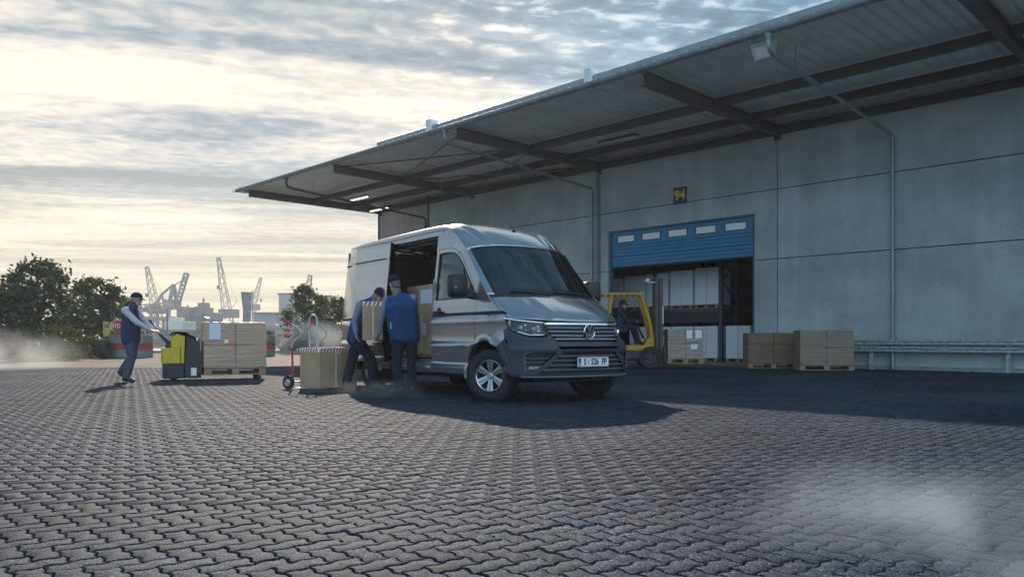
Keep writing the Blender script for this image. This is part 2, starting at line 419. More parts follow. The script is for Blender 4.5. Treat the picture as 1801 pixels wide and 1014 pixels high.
def paver_field(sts, k, name, bev):
    r0, r1, r2 = paver_rings(k, 0.0038, bev); n = len(r0); M_ = len(sts)
    rings = [(r0, -0.020), (r0, -0.006), (r2, 0.0)]; nr = len(rings)
    base = np.vstack([np.c_[r, np.full(n, z)] for r, z in rings])
    a = np.array([WALL_RZ+q*pi/2 for _, _, q in sts]) + np.random.normal(0, .006, M_)
    ca, sa = np.cos(a), np.sin(a)
    tx, ty = np.random.normal(0, .0035, M_), np.random.normal(0, .0035, M_)
    X = np.array([t[0] for t in sts]); Y = np.array([t[1] for t in sts]); Z = np.random.normal(0, .0010, M_) - np.where(np.random.rand(M_) < .05, .004, 0)
    bx, by, bz = base[:, 0], base[:, 1], base[:, 2]
    vx = X[:, None] + ca[:, None]*bx - sa[:, None]*by
    vy = Y[:, None] + sa[:, None]*bx + ca[:, None]*by
    vz = Z[:, None] + bz + tx[:, None]*bx + ty[:, None]*by
    v = np.stack([vx, vy, vz], -1).reshape(-1, 3)
    quad = np.array([(r*n+i, r*n+(i+1) % n, (r+1)*n+(i+1) % n, (r+1)*n+i) for r in range(nr-1) for i in range(n)])
    top = np.arange((nr-1)*n, nr*n)
    loops1 = np.concatenate([quad.ravel(), top]); sizes1 = np.array([4]*(n*(nr-1))+[n])
    loops = (loops1[None, :] + (np.arange(M_)*nr*n)[:, None]).ravel()
    sizes = np.tile(sizes1, M_); starts = np.concatenate([[0], np.cumsum(sizes)[:-1]])
    me = bpy.data.meshes.new(name); me.vertices.add(len(v)); me.vertices.foreach_set('co', v.ravel())
    me.loops.add(len(loops)); me.loops.foreach_set('vertex_index', loops.astype(np.int32))
    me.polygons.add(len(sizes)); me.polygons.foreach_set('loop_start', starts.astype(np.int32)); me.polygons.foreach_set('loop_total', sizes.astype(np.int32))
    me.update(calc_edges=True); me.validate()
    at = me.attributes.new('tone', 'FLOAT', 'POINT')
    at.data.foreach_set('value', np.repeat(np.random.rand(M_), nr*n).astype(np.float32))
    me.materials.append(PAVER)
    o = bpy.data.objects.new(name, me); COL.objects.link(o); o.parent = ground; o['kind'] = 'stuff'; return o
mid_st = [t for t in far_st if t[1] < 8.5]; rest = [t for t in far_st if t[1] >= 8.5]
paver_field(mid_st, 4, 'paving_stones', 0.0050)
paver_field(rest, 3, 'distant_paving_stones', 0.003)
# sand bed under the stones, plain sheet beyond them
MB().add([(-26, .8, -.016), (26, .8, -.016), (26, 30, -.016), (-26, 30, -.016)], [(0,1,2,3)]).build('sand_bed', BED, ground, sharp=0)['kind'] = 'structure'
def yard_sheet():
    bm = bmesh.new()
    def loop(pts):
        vs = [bm.verts.new((x, y, -0.004)) for x, y in pts]
        return [bm.edges.new((vs[i], vs[(i+1) % len(vs)])) for i in range(len(vs))]
    es = loop([(-900, -60), (900, -60), (900, 47), (-900, 47)])
    # hole follows the stone field
    k = (W0[0]*NX+W0[1]*NY) + 0.45
    def wx(y): return (k - NY*y)/NX
    hole = [(-2.2, 1.6), (2.2, 1.6)]
    y = 1.6
    pts_r = []
    while y < 22.95:
        xr = min(0.74*y+1.1, wx(y)-0.0); pts_r.append((xr, y)); y += 0.5
    pts_r.append((min(0.74*22.9+1.1, wx(22.9)), 22.9))
    hole = [(-(0.74*1.6+1.1), 1.6)] + pts_r + [(-(0.74*22.9+1.1), 22.9)]
    es += loop(hole)
    bmesh.ops.triangle_fill(bm, edges=es, use_beauty=True)
    for f in bm.faces:
        if f.normal.z < 0: f.normal_flip()
    me = bpy.data.meshes.new('yard'); bm.to_mesh(me); bm.free(); me.materials.append(YARD)
    o = bpy.data.objects.new('yard', me); COL.objects.link(o); o['kind'] = 'structure'
yard_sheet()

# moss and crumbs in the joints near the camera
def joint_growth():
    rg = np.random.default_rng(8); P = []; k = paver_outline(6); n = len(k)
    for X, Y, q in stones[:1500]:
        if rg.random() > .40: continue
        i = rg.integers(n); a = WALL_RZ+q*pi/2; x, y = k[i]
        bx, by = X+cos(a)*x-sin(a)*y, Y+sin(a)*x+cos(a)*y
        for _ in range(rg.integers(3, 20)): P.append((bx+rg.normal(0, .010), by+rg.normal(0, .010), rg.uniform(-.010, .004)))
    P = np.array(P); m = len(P); d = rg.normal(size=(m, 3)); d[:, 2] = np.abs(d[:, 2])+.4; d /= np.linalg.norm(d, axis=1)[:, None]
    r = rg.normal(size=(m, 3)); a = np.cross(d, r); a /= np.linalg.norm(a, axis=1)[:, None]; b = np.cross(d, a); s_ = rg.uniform(.002, .0075, m)[:, None]
    v = np.stack([P-a*s_, P+b*s_*.5, P+a*s_, P-b*s_*.5], 1).reshape(-1, 3)
    o = MB().add([tuple(p) for p in v], [(4*i, 4*i+1, 4*i+2, 4*i+3) for i in range(m)]).build('joint_moss', mat('moss', (.045, .05, .026), .9, var=.6, vscale=30, vcol=(.13, .11, .06)), ground, sharp=0)
    o['kind'] = 'stuff'
joint_growth()
# ------------------------------------------------------------------ warehouse
def concrete_material(name, base):
    m = bpy.data.materials.new(name); m.use_nodes = True; nt = m.node_tree; N = nt.nodes; L = nt.links; b = N['Principled BSDF']
    tc = N.new('ShaderNodeTexCoord'); oi = N.new('ShaderNodeObjectInfo')
    def nz(scale, st, det, rough=.6):
        mp = N.new('ShaderNodeMapping'); mp.inputs['Scale'].default_value = st; L.new(tc.outputs['Object'], mp.inputs['Vector'])
        o = N.new('ShaderNodeTexNoise'); o.inputs['Scale'].default_value = scale; o.inputs['Detail'].default_value = det; o.inputs['Roughness'].default_value = rough
        L.new(mp.outputs[0], o.inputs['Vector']); return o.outputs['Fac']
    def rng(f, a, b_, lo, hi):
        o = N.new('ShaderNodeMapRange'); o.inputs[1].default_value = a; o.inputs[2].default_value = b_; o.inputs[3].default_value = lo; o.inputs[4].default_value = hi; L.new(f, o.inputs[0]); return o.outputs[0]
    def mul(a, b_):
        o = N.new('ShaderNodeMath'); o.operation = 'MULTIPLY'; L.new(a, o.inputs[0]); L.new(b_, o.inputs[1]); return o.outputs[0]
    big = rng(nz(.55, (1, 1, 1), 8, .62), .34, .66, .74, 1.16)
    streak = rng(nz(2.6, (1, 1, .07), 6, .6), .38, .68, 1.03, .90)
    pore = rng(nz(34, (1, 1, 1), 3, .7), .36, .60, .78, 1.05)
    spot = rng(nz(7, (1, 1, .6), 6, .72), .60, .74, 1.0, .62)
    v = mul(mul(big, streak), mul(pore, spot))
    pn = rng(oi.outputs['Random'], 0, 1, .93, 1.06); v = mul(v, pn)
    sc = N.new('ShaderNodeVectorMath'); sc.operation = 'SCALE'; sc.inputs[0].default_value = base; L.new(v, sc.inputs['Scale']); L.new(sc.outputs[0], b.inputs['Base Color'])
    b.inputs['Roughness'].default_value = .85; bp = N.new('ShaderNodeBump'); bp.inputs['Strength'].default_value = .5; bp.inputs['Distance'].default_value = .01
    L.new(pore, bp.inputs['Height']); L.new(bp.outputs[0], b.inputs['Normal']); return m
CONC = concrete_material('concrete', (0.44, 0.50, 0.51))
CONC_B = mat('concrete_plinth', (0.25, 0.28, 0.285), 0.85, var=0.3, vscale=2.5, bump=0.4, bscale=40)
STEEL = mat('dark_steel', (0.045, 0.056, 0.066), 0.5, metal=0.1, var=0.25, vscale=5, rvar=0.1)
SHEET = mat('roof_sheet_metal', (0.80, 0.94, 0.98), 0.5, metal=0.0, var=0.10, vscale=1.6, rvar=0.1)
ZINC = mat('zinc', (0.24, 0.30, 0.32), 0.42, metal=0.5, var=0.18, vscale=4, rvar=0.08)
BLUE = mat('door_blue', (0.006, 0.20, 0.385), 0.45, var=0.22, vscale=2.5, rvar=0.1)
DARKJ = mat('joint_dark', (0.03, 0.035, 0.04), 0.9)
ware = thing('warehouse', 'long grey concrete warehouse with a wide steel canopy and blue roller door', 'warehouse', (W0[0], W0[1], 0), WALL_RZ)
TH = 0.22
def slab(rects, name='concrete_panel', m=CONC):
    mb = MB()
    for s0, s1, z0, z1 in rects: mb.bx(s0, s1, -TH, 0, z0, z1)
    return mb.build(name, m, ware)
COLS = [-9.7, -2.70, 4.28, 11.20, 18.23, 21.35]
ROWS = [0.0, 3.29, 5.42, 7.42]
DS0, DS1, DZ = 5.03, 10.83, 4.75
g = 0.014
for a, b in zip(COLS[:-1], COLS[1:]):
    for r0, r1 in zip(ROWS[:-1], ROWS[1:]):
        s0, s1, z0, z1 = a+g, b-g, r0+(g if r0 else -.05), r1-g
        if a == 4.28 and r0 == 0.0:
            slab([(s0, DS0, z0, z1)]); slab([(DS1, s1, z0, z1)])
        elif a == 4.28 and r0 == 3.29:
            slab([(s0, DS0, z0, z1), (DS1, s1, z0, z1), (DS0, DS1, DZ, z1)])
        else: slab([(s0, s1, z0, z1)])
# dark packing behind the joints
jb = MB()
for a in COLS[1:-1]: jb.bx(a-.05, a+.05, -TH-.02, -0.03, 0, 7.4)
for z in ROWS[1:3]:
    for s0, s1 in ((-9.7, 21.3),): jb.bx(s0, DS0-.01, -TH-.021, -0.031, z-.05, z+.05); jb.bx(DS1+.01, s1, -TH-.021, -0.031, z-.05, z+.05)
jb.bx(DS0-.01, DS1+.01, -TH-.021, -0.031, 5.37, 5.47)
jb.build('joint_seal', DARKJ, ware)
# ribbed end bay
rb = MB(); pts = []
s = 21.4; up = True
prof = []
while s < 25.25:
    prof += [(s, 0.0), (s+.09, 0.0), (s+.12, -.07), (s+.20, -.07)]; s += 0.23
for i in range(len(prof)-1):
    (s0, o0), (s1, o1) = prof[i], prof[i+1]
    rb.add([(s0, o0, 0), (s1, o1, 0), (s1, o1, 7.4), (s0, o0, 7.4)], [(0,1,2,3)])
CLAD = mat('ribbed_cladding_metal', (0.50, 0.46, 0.45), 0.5, metal=0.2, var=0.12, vscale=2)
rb.build('ribbed_cladding', CLAD, ware, sharp=20)
MB().bx(21.30, 21.42, -.2, .02, 0, 7.4).build('corner_trim', STEEL, ware)
# interior shell
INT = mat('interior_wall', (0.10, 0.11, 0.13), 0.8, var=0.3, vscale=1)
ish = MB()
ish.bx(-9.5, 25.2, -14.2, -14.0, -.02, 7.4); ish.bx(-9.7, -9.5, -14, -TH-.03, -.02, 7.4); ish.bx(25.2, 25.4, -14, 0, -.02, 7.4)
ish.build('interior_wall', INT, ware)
MB().bx(-9.7, 25.4, -14.2, -.03, 7.44, 7.6).build('main_roof', SHEET, ware)
MB().bx(-9.5, 25.2, -14, -.0, -.05, 0.012).build('warehouse_floor', mat('floor_concrete', (0.16, 0.17, 0.18), 0.6, var=0.2, vscale=1.5), ware)
# door frame and raised sectional door
fr = MB()
fr.bx(DS0-.0, DS0+.09, -.18, -.04, 0.012, DZ); fr.bx(DS1-.09, DS1, -.18, -.04, 0.012, DZ); fr.bx(DS0+.09, DS1-.09, -.18, -.04, DZ-.07, DZ)
fr.build('door_frame', mat('frame_blue', (0.03, 0.11, 0.17), 0.5), ware, bevel=.006)
GLZ = mat('door_pane', (0.80, 0.86, 0.86), 0.25, spec=0.6)  # opaque pale colour carries the light reflecting in the panes
door = thing('roller_door', None, None); door.parent = ware; del_keys = None
d0, d1 = DS0+.10, DS1-.10
def door_section(z0, z1, win=False):
    mb = MB(); n = max(3, int((z1-z0)/0.10))
    prof = []
    for i in range(n):
        a = z0+(z1-z0)*i/n; b = z0+(z1-z0)*(i+1)/n
        prof += [(-.125, a+.003), (-.105, a+.018), (-.105, b-.018), (-.125, b-.003)]
    if not win:
        for (o0, a), (o1, b) in zip(prof[:-1], prof[1:]): mb.add([(d0, o0, a), (d1, o1, a) if False else (d1, o0, a), (d1, o1, b), (d0, o1, b)], [(0,1,2,3)])
        mb.bx(d0, d1, -.16, -.13, z0, z1)
    else:
        mb.bx(d0, d1, -.15, -.105, z0, z0+.10); mb.bx(d0, d1, -.15, -.105, z1-.10, z1)
        xs = [d0]
        for w0, w1 in WINS: xs += [w0, w1]
        xs.append(d1)
        for i in range(0, len(xs), 2): mb.bx(xs[i], xs[i+1], -.15, -.1055, z0+.10, z1-.10)
    return mb.build('door_section', BLUE, door, bevel=0)
WINS = []
L_ = d1-d0
for i in range(5):
    c = d0 + .62 + i*(L_-1.24)/4
    WINS.append((c-.40, c+.40))
door_section(4.20, 4.68, True); door_section(3.82, 4.195); door_section(3.44, 3.815)
for w0, w1 in WINS:
    f = MB()
    f.bx(w0+.001, w0+.03, -.11, -.095, 4.301, 4.579); f.bx(w1-.03, w1-.001, -.11, -.095, 4.301, 4.579)
    f.bx(w0+.03, w1-.03, -.11, -.095, 4.301, 4.331); f.bx(w0+.03, w1-.03, -.11, -.095, 4.549, 4.579)
    f.bx(w0+.03, w1-.03, -.125, -.118, 4.331, 4.549, 1)
    f.build('door_window', [mat('gasket', (.05, .055, .06), .5), GLZ], door)
MB().bx(d0, d1, -.16, -.10, 3.40, 3.438).build('door_seal', mat('rubber', (.02, .02, .022), .7), door)
# ---- canopy: everything at off 0..7.1, underside of the beams at z = 7.05
def hbeam(mb, s, o0, o1, z, h=.30, w=.20, t=.018):
    mb.bx(s-w/2, s+w/2, o0, o1, z, z+t); mb.bx(s-w/2, s+w/2, o0, o1, z+h-t, z+h); mb.bx(s-.008, s+.008, o0, o1, z+t, z+h-t)
BEAMS = [-9.6, -2.70, 4.25, 11.25, 18.30, 25.15]
for s in BEAMS:
    mb = MB()
    w = .22; z0 = 7.02
    hbeam(mb, s, 0.0, 6.9, z0)
    for o in (1.85, 3.75): mb.bx(s-.09, s+.09, o-.006, o+.006, z0+.02, z0+.28)
    mb.bx(s-w/2, s+w/2, 0.0, .03, z0-.12, z0+.30)
    mb.build('canopy_beam', STEEL, ware)
for o, zz in ((0.10, 7.06), (1.80, 7.10), (3.75, 7.10)):
    for a, b in zip(BEAMS[:-1], BEAMS[1:]):
        mb = MB(); mb.bx(a+.12, b-.12, o-.075, o+.075, zz, zz+.014); mb.bx(a+.12, b-.12, o-.075, o+.075, zz+.206, zz+.22); mb.bx(a+.12, b-.12, o-.006, o+.006, zz+.014, zz+.206)
        mb.build('purlin', STEEL, ware)
# diagonal tie rods in the two left bays
def rod(p, q): MB().cyl(p, q, .022, n=8).build('tie_rod', STEEL, ware)
rod((11.35, 6.6, 7.26), (18.2, 3.9, 7.20)); rod((18.2, 6.6, 7.27), (11.35, 3.9, 7.22)); rod((11.35, 3.6, 7.17), (18.2, .25, 7.18)); rod((18.2, 3.6, 7.19), (11.35, .25, 7.16))
# trapezoidal roof sheets: underside at 7.34, rising slightly to the wall
def zsheet(o): return 7.375 + (6.95-o)*0.012
SW = 1.2
s = -9.6
shared = None
def sheet_mesh():
    mb = MB(); per = .30; prof = []
    for k in range(4):
        a = k*per; prof += [(a, 0.0), (a+.205, 0.0), (a+.225, .085), (a+.280, .085)]
    prof.append((SW+.02, 0.0))
    oo = [-0.05, 3.5, 7.06]
    n = len(prof); vs = []
    for o in oo:
        for (a, z) in prof: vs.append((a, o, zsheet(o)+z))
    fs = [(r*n+i, r*n+i+1, (r+1)*n+i+1, (r+1)*n+i) for r in range(len(oo)-1) for i in range(n-1)]
    mb.add(vs, fs); return mb.mesh('roof_sheet', SHEET, 20)
shm = sheet_mesh()
k = 0
while s < 25.3:
    o = bpy.data.objects.new('roof_sheet', shm); COL.objects.link(o); o.parent = ware; o.location = (s, 0, 0.001*(k % 2)); s += SW; k += 1
S_END = s
# gutter: half-round zinc channel with bead and brackets, in lengths of 3.5 m
def gutter_len(a, b):
    mb = MB(); n = 12
    vs = []
    for x in (a, b):
        for i in range(n+1):
            t = pi*(i/n) + pi
            vs.append((x, 7.16+.098*cos(t), 7.34+.098*sin(t)))
    mb.add(vs, [(i, i+1, n+1+i+1, n+1+i) for i in range(n)])
    mb.tube([(a, 7.258, 7.343), (b, 7.258, 7.343)], .012, 8)
    x = a+.35
    while x < b-.05:
        pts = [(x, 7.16+.104*cos(pi+pi*i/8), 7.34+.104*sin(pi+pi*i/8)) for i in range(9)]
        mb.tube(pts, .010, 6); x += .7
    return mb.build('gutter', ZINC, ware)
a = -9.6
while a < 25.7:
    b = min(a+3.55, 25.75); gutter_len(a, b-.004); a = b
MB().add([(25.755, 7.16+.1*cos(pi+pi*i/12), 7.34+.1*sin(pi+pi*i/12)) for i in range(13)], [tuple(range(13))]).build('gutter_end', ZINC, ware)
# verge flashing on the end of the canopy
MB().bx(25.66, 25.72, 0.0, 7.05, 7.30, 7.47).build('verge_flashing', ZINC, ware)
# pipe laid along the roof edge on saddles
mb = MB(); mb.tube([(-9.6, 6.75, 7.60), (15.6, 6.75, 7.60)], .105, 14)
x = -9.2
while x < 15.4: mb.tube([(x, 6.75, 7.60), (x+.03, 6.75, 7.60)], .112, 14); x += .9
mb.build('roof_pipe', ZINC, ware)
for sx in (-6.0, 6.03, 12.66):
    MB().bx(sx-.12, sx+.12, 6.58, 6.92, 7.42, 7.86).build('pipe_box', mat('pale_box', (.62, .64, .64), .5), ware, bevel=.01)
# rain pipes: outlet at the gutter, sloping arm, wall pipe
for s0 in (-9.2, 0.88, 11.55, 21.45):
    mb = MB()
    mb.lathe([(.10, 0), (.085, -.05), (.055, -.13)], Matrix.Translation((s0, 7.13, 7.27)), 14)
    mb.tube([(s0, 7.13, 7.15), (s0, 7.13, 7.02), (s0, 7.08, 6.93), (s0, 6.98, 6.88), (s0, 6.4, 6.83)], .05, 12)
    mb.tube([(s0, 6.45, 6.834), (s0, .18, 6.42), (s0, .115, 6.38), (s0, .10, 6.28), (s0, .10, .02)], .05, 12)
    for z in (1.15, 2.3, 3.9, 5.2): mb.tube([(s0, .10, z-.02), (s0, .10, z+.02)], .062, 12)
    mb.tube([(s0, .10, .02), (s0, .10, .9)], .064, 12)
    mb.build('rain_pipe', ZINC if s0 != 21.45 else STEEL, ware)
    MB().cyl((s0, 5.9, 6.8), (s0, 5.9, 7.36), .006, n=6).build('pipe_hanger', STEEL, ware)
# I-column standing beside the pipe at 11.4
MB().bx(11.24, 11.34, 0.0, .06, 0, 7.05).build('wall_post', mat('teal_grey', (.13, .18, .20), .5), ware)
# plinth kerb and angle on the right
MB().bx(-9.6, 3.9, 0.0, .05, -.02, .10).build('plinth', CONC_B, ware, bevel=.008)
# ---- guard rail on the right
rail = thing('guard_rail', 'weathered grey double guard rail along the foot of the concrete wall', 'guard rail', wl(0, .0, 0), WALL_RZ)
RAIL = mat('rail_grey', (0.38, 0.43, 0.435), 0.6, metal=.2, var=.5, vscale=9, bump=.3, bscale=60)
for z in (.48, .675):
    mb = MB()
    prof = [(.26, z), (.34, z+.015), (.34, z+.05), (.30, z+.075), (.34, z+.10), (.34, z+.135), (.26, z+.15), (.255, z+.15), (.255, z)]
    vs = [(x, o, zz) for x in (-9.5, 3.2) for o, zz in prof]; n = len(prof)
    mb.add(vs, [(i, (i+1) % n, n+(i+1) % n, n+i) for i in range(n)] + [tuple(range(n-1, -1, -1)), tuple(range(n, 2*n))])
    mb.build('rail', RAIL, rail, sharp=25)
for s in (-8.5, -5.2, -1.9, 1.40):
    MB().bx(s-.05, s+.05, .14, .254, -.01, .80).build('rail_post', RAIL, rail, bevel=.006)
MB().bx(-9.5, -.9, .12, .24, -.01, .10).build('rail_kerb', CONC_B, rail, bevel=.01)
# ---- number sign 94
sign = thing('number_sign', 'dark blue square sign with yellow 94 above the roller door', 'sign', wl(7.75, 0.0, 5.67), WALL_RZ)
MB().bx(-.26, .26, .004, .03, -.28, .28).build('plate', mat('sign_blue', (.012, .022, .06), .4, var=.2, vscale=8), sign, bevel=.004)
YEL = mat('sign_yellow', (.62, .47, .03), .5, var=.15, vscale=12)
letters('94', .47, YEL, sign, Matrix.Translation((0, .0325, 0)) @ Matrix.Rotation(pi, 4, 'Z') @ Matrix.Rotation(pi/2, 4, 'X'), bold=.014, depth=.0015, sx=.92)
# ---- floodlight under the gutter
fl = thing('floodlight', 'square weathered floodlight hanging under the canopy gutter', 'floodlight', wl(1.12, 6.85, 7.06), WALL_RZ)
A = Matrix.Rotation(radians(-32), 4, 'X')
mb = MB(); mb.bx(-.24, .24, -.06, .06, -.16, .17, 0, A); mb.build('housing', mat('lamp_grey', (.34, .39, .39), .5, metal=.3, var=.25, vscale=10), fl, bevel=.015)
mb = MB(); 
for a in ((-.25, .25, .06, .085, .12, .18), (-.25, .25, .06, .085, -.17, -.12), (-.25, -.19, .06, .085, -.12, .12), (.19, .25, .06, .085, -.12, .12)): mb.bx(*a, 0, A)
mb.build('rim', mat('lamp_rim', (.5, .55, .55), .4, metal=.5), fl, bevel=.004)
MB().bx(-.19, .19, .055, .07, -.12, .12, 0, A).build('glass', mat('lamp_glass', (.55, .60, .61), .1, spec=.8), fl)
mb = MB(); mb.bar((-.27, 0, 0), (-.27, 0, .30), .03, .006); mb.bar((.27, 0, 0), (.27, 0, .30), .03, .006); mb.bar((-.28, 0, .30), (.28, 0, .30), .03, .006); mb.bar((0, 0, .30), (0, .1, .42), .03, .01)
mb.build('bracket', ZINC, fl)
# ---- fluorescent tubes under the canopy; the two at the far end are lit
LIT = bpy.data.materials.new('lit_tube'); LIT.use_nodes = True
LIT.node_tree.nodes['Principled BSDF'].inputs['Emission Color'].default_value = (1, .97, .85, 1); LIT.node_tree.nodes['Principled BSDF'].inputs['Emission Strength'].default_value = 1.4
OFFT = mat('unlit_tube', (.6, .64, .64), .3)
def tube_light(s, off, label, lit):
    t = thing('tube_light', label, 'tube light', wl(s, off, 7.06), WALL_RZ, 'tube lights under the canopy')
    MB().bx(-.75, .75, -.07, .07, .035, .09).build('fitting', STEEL, t)
    MB().tube([(-.72, 0, .0), (.72, 0, .0)], .028, 10).build('tube', LIT if lit else OFFT, t)
    MB().cyl((-.5, 0, .09), (-.5, 0, .36), .008, n=6).build('hanger', STEEL, t); MB().cyl((.5, 0, .09), (.5, 0, .36), .008, n=6).build('hanger', STEEL, t)
tube_light(22.5, 3.05, 'lit tube light under the far end of the canopy, nearer the gutter', True)
tube_light(24.3, .7, 'lit tube light under the far end of the canopy, close to the wall', True)
tube_light(8.1, 3.0, 'unlit tube light under the canopy in front of the number 94', False)
# ------------------------------------------------------------------ delivery van (x forward from the front axle, y left, z up)
PAINT = mat('silver_paint', (0.325, 0.34, 0.365), 0.24, metal=0.80, coat=0.9, var=0.03, vscale=300, bump=0.02, bscale=600)
PLAST = mat('bumper_plastic', (0.026, 0.031, 0.043), 0.45, var=0.12, vscale=6, bump=.12, bscale=500, bdist=.002)
GLOSSB = mat('gloss_black', (0.012, 0.013, 0.015), 0.18, spec=.5)
MATTB = mat('matt_black', (0.014, 0.014, 0.015), 0.65)
CHROME = mat('chrome', (0.72, 0.74, 0.76), 0.12, metal=1.0)
ALLOY = mat('alloy', (0.50, 0.52, 0.55), 0.28, metal=0.9, var=.06, vscale=40)
TYRE = mat('tyre_rubber', (0.020, 0.020, 0.021), 0.78, var=.5, vscale=18, bump=.25, bscale=120)
CABIN = mat('cabin_trim', (0.035, 0.037, 0.042), 0.7, var=.3, vscale=5)
PLY = mat('cargo_lining', (0.19, 0.145, 0.10), 0.7, var=.3, vscale=3, stretch=(1, 1, 6))
CARGO = mat('cargo_metal', (0.16, 0.135, 0.11), 0.5, metal=.2, var=.25, vscale=4)
ALU = mat('bare_aluminium', (.55, .55, .54), 0.35, metal=.9, var=.15, vscale=20)
WSG = glass_mat('windscreen_glass', (0.11, 0.15, 0.17)); SDG = glass_mat('side_glass', (0.40, 0.50, 0.50)); CLEAR = glass_mat('lamp_cover', (0.90, 0.93, 0.95), .02, 1.4)
AMBER = mat('amber_lens', (0.45, 0.08, 0.02), 0.2)
VLOC = (0.456, 10.96, 0.0); VRZ = radians(-54.6)
van = thing('delivery_van', 'silver grey high roof delivery van with its sliding side door open', 'van', VLOC, VRZ)

def lerp_tab(tab, z):
    if z <= tab[0][0]: return tab[0][1]
    for (a, p), (b, q) in zip(tab[:-1], tab[1:]):
        if z <= b: return p + (q-p)*(z-a)/(b-a)
    return tab[-1][1]
WT = [(.30, .965), (.36, .992), (.445, .998), (.475, .972), (.56, .985), (.70, 1.000), (.715, 1.003), (.775, 1.018), (.79, .995), (.82, .992), (1.00, .998), (1.09, 1.008), (1.155, .988), (1.165, .980), (1.30, .976), (1.42, .962), (1.80, .925), (2.05, .896), (2.10, .890), (2.13, .893), (2.38, .868), (2.44, .845), (2.50, .80)]
def Yside(x, z):
    w = lerp_tab(WT, z)
    k = .06 if z < .6 else (.5 if z > .95 else .06+.44*(z-.6)/.35)
    if x > .05: w -= k*(x-.05)**2*1.1
    if x < -4.2: w -= .05*((-4.2-x)/.65)**2
    return w
def panel(poly, holes, fn, us, vs_, name, mats, parent, thick=.0, out=(0, -1, 0), sharp=30, mi=None):
    bm = bmesh.new()
    def loop(pts):
        q = [bm.verts.new((a, b, 0)) for a, b in pts]
        return [bm.edges.new((q[i], q[(i+1) % len(q)])) for i in range(len(q))]
    es = loop(poly)
    for h in holes: es += loop(h)
    bmesh.ops.triangle_fill(bm, edges=es, use_beauty=True, use_dissolve=False)
    lo = [min(p[i] for p in poly) for i in (0, 1)]; hi = [max(p[i] for p in poly) for i in (0, 1)]
    for u in us:
        if lo[0] < u < hi[0]: bmesh.ops.bisect_plane(bm, geom=bm.verts[:]+bm.edges[:]+bm.faces[:], plane_co=(u, 0, 0), plane_no=(1, 0, 0), dist=1e-5)
    for v in vs_:
        if lo[1] < v < hi[1]: bmesh.ops.bisect_plane(bm, geom=bm.verts[:]+bm.edges[:]+bm.faces[:], plane_co=(0, v, 0), plane_no=(0, 1, 0), dist=1e-5)
    bmesh.ops.remove_doubles(bm, verts=bm.verts[:], dist=2e-4)
    bmesh.ops.dissolve_degenerate(bm, dist=1e-5, edges=bm.edges[:])
    bm.verts.index_update(); o_ = V(out); e = .005
    P2 = [(v.co.x, v.co.y) for v in bm.verts]; fs = [[v.index for v in f.verts] for f in bm.faces]
    be = [(q.verts[0].index, q.verts[1].index) for q in bm.edges if len(q.link_faces) == 1]; bm.free()
    P3 = [fn(x, y) for x, y in P2]; NR = []
    for x, y in P2:
        nn = (fn(x+e, y)-fn(x-e, y)).cross(fn(x, y+e)-fn(x, y-e))
        nn = nn.normalized() if nn.length > 1e-12 else o_.copy()
        NR.append(nn if nn.dot(o_) >= 0 else -nn)
    fl = []
    for f in fs:
        nf = V((0, 0, 0))
        for i in range(1, len(f)-1): nf += (P3[f[i]]-P3[f[0]]).cross(P3[f[i+1]]-P3[f[0]])
        if nf.length < 1e-9: continue
        fl.append(f if nf.dot(o_) >= 0 else f[::-1])
    nm = len(P3); vs = [tuple(p) for p in P3]; ln = [tuple(NR[i]) for f in fl for i in f]
    if thick:                                           # turned-in edge all round and an inner skin
        k = {}
        def dup(i, inner):
            if (i, inner) not in k: k[(i, inner)] = len(vs); vs.append(tuple(P3[i]-NR[i]*(thick if inner else 0)))
            return k[(i, inner)]
        for p, q in be:
            f = (dup(p, 0), dup(q, 0), dup(q, 1), dup(p, 1)); fl.append(f)
            nf = (P3[q]-P3[p]).cross(NR[p]); nf = nf.normalized() if nf.length > 1e-9 else o_; ln += [tuple(nf)]*4
    me = bpy.data.meshes.new(name); me.from_pydata(vs, [], fl)
    for m in (mats if isinstance(mats, (list, tuple)) else [mats]): me.materials.append(m)
    me.polygons.foreach_set('use_smooth', [True]*len(me.polygons)); me.update()
    me.normals_split_custom_set(ln)
    o = bpy.data.objects.new(name, me); COL.objects.link(o); o.parent = parent
    return o
def side_fn(sg, off=0.0): return lambda x, z: V((x, sg*(Yside(x, z)+off), z))
ZC = sorted([a for a, _ in WT if .3 < a < 2.5] + [.4, .52, .63, .9, 1.05, 1.23, 1.6, 1.95, 2.25, 2.32, 2.41])
XC = [-4.75, -4.6, -4.4, -4.2, -3.5, -2.5, -1.0, -.5, .05, .15, .25, .35, .45, .55]
def arc(cx, cz, r, a0, a1, n): return [(cx+r*cos(radians(a0+(a1-a0)*i/n)), cz+r*sin(radians(a0+(a1-a0)*i/n))) for i in range(n+1)]

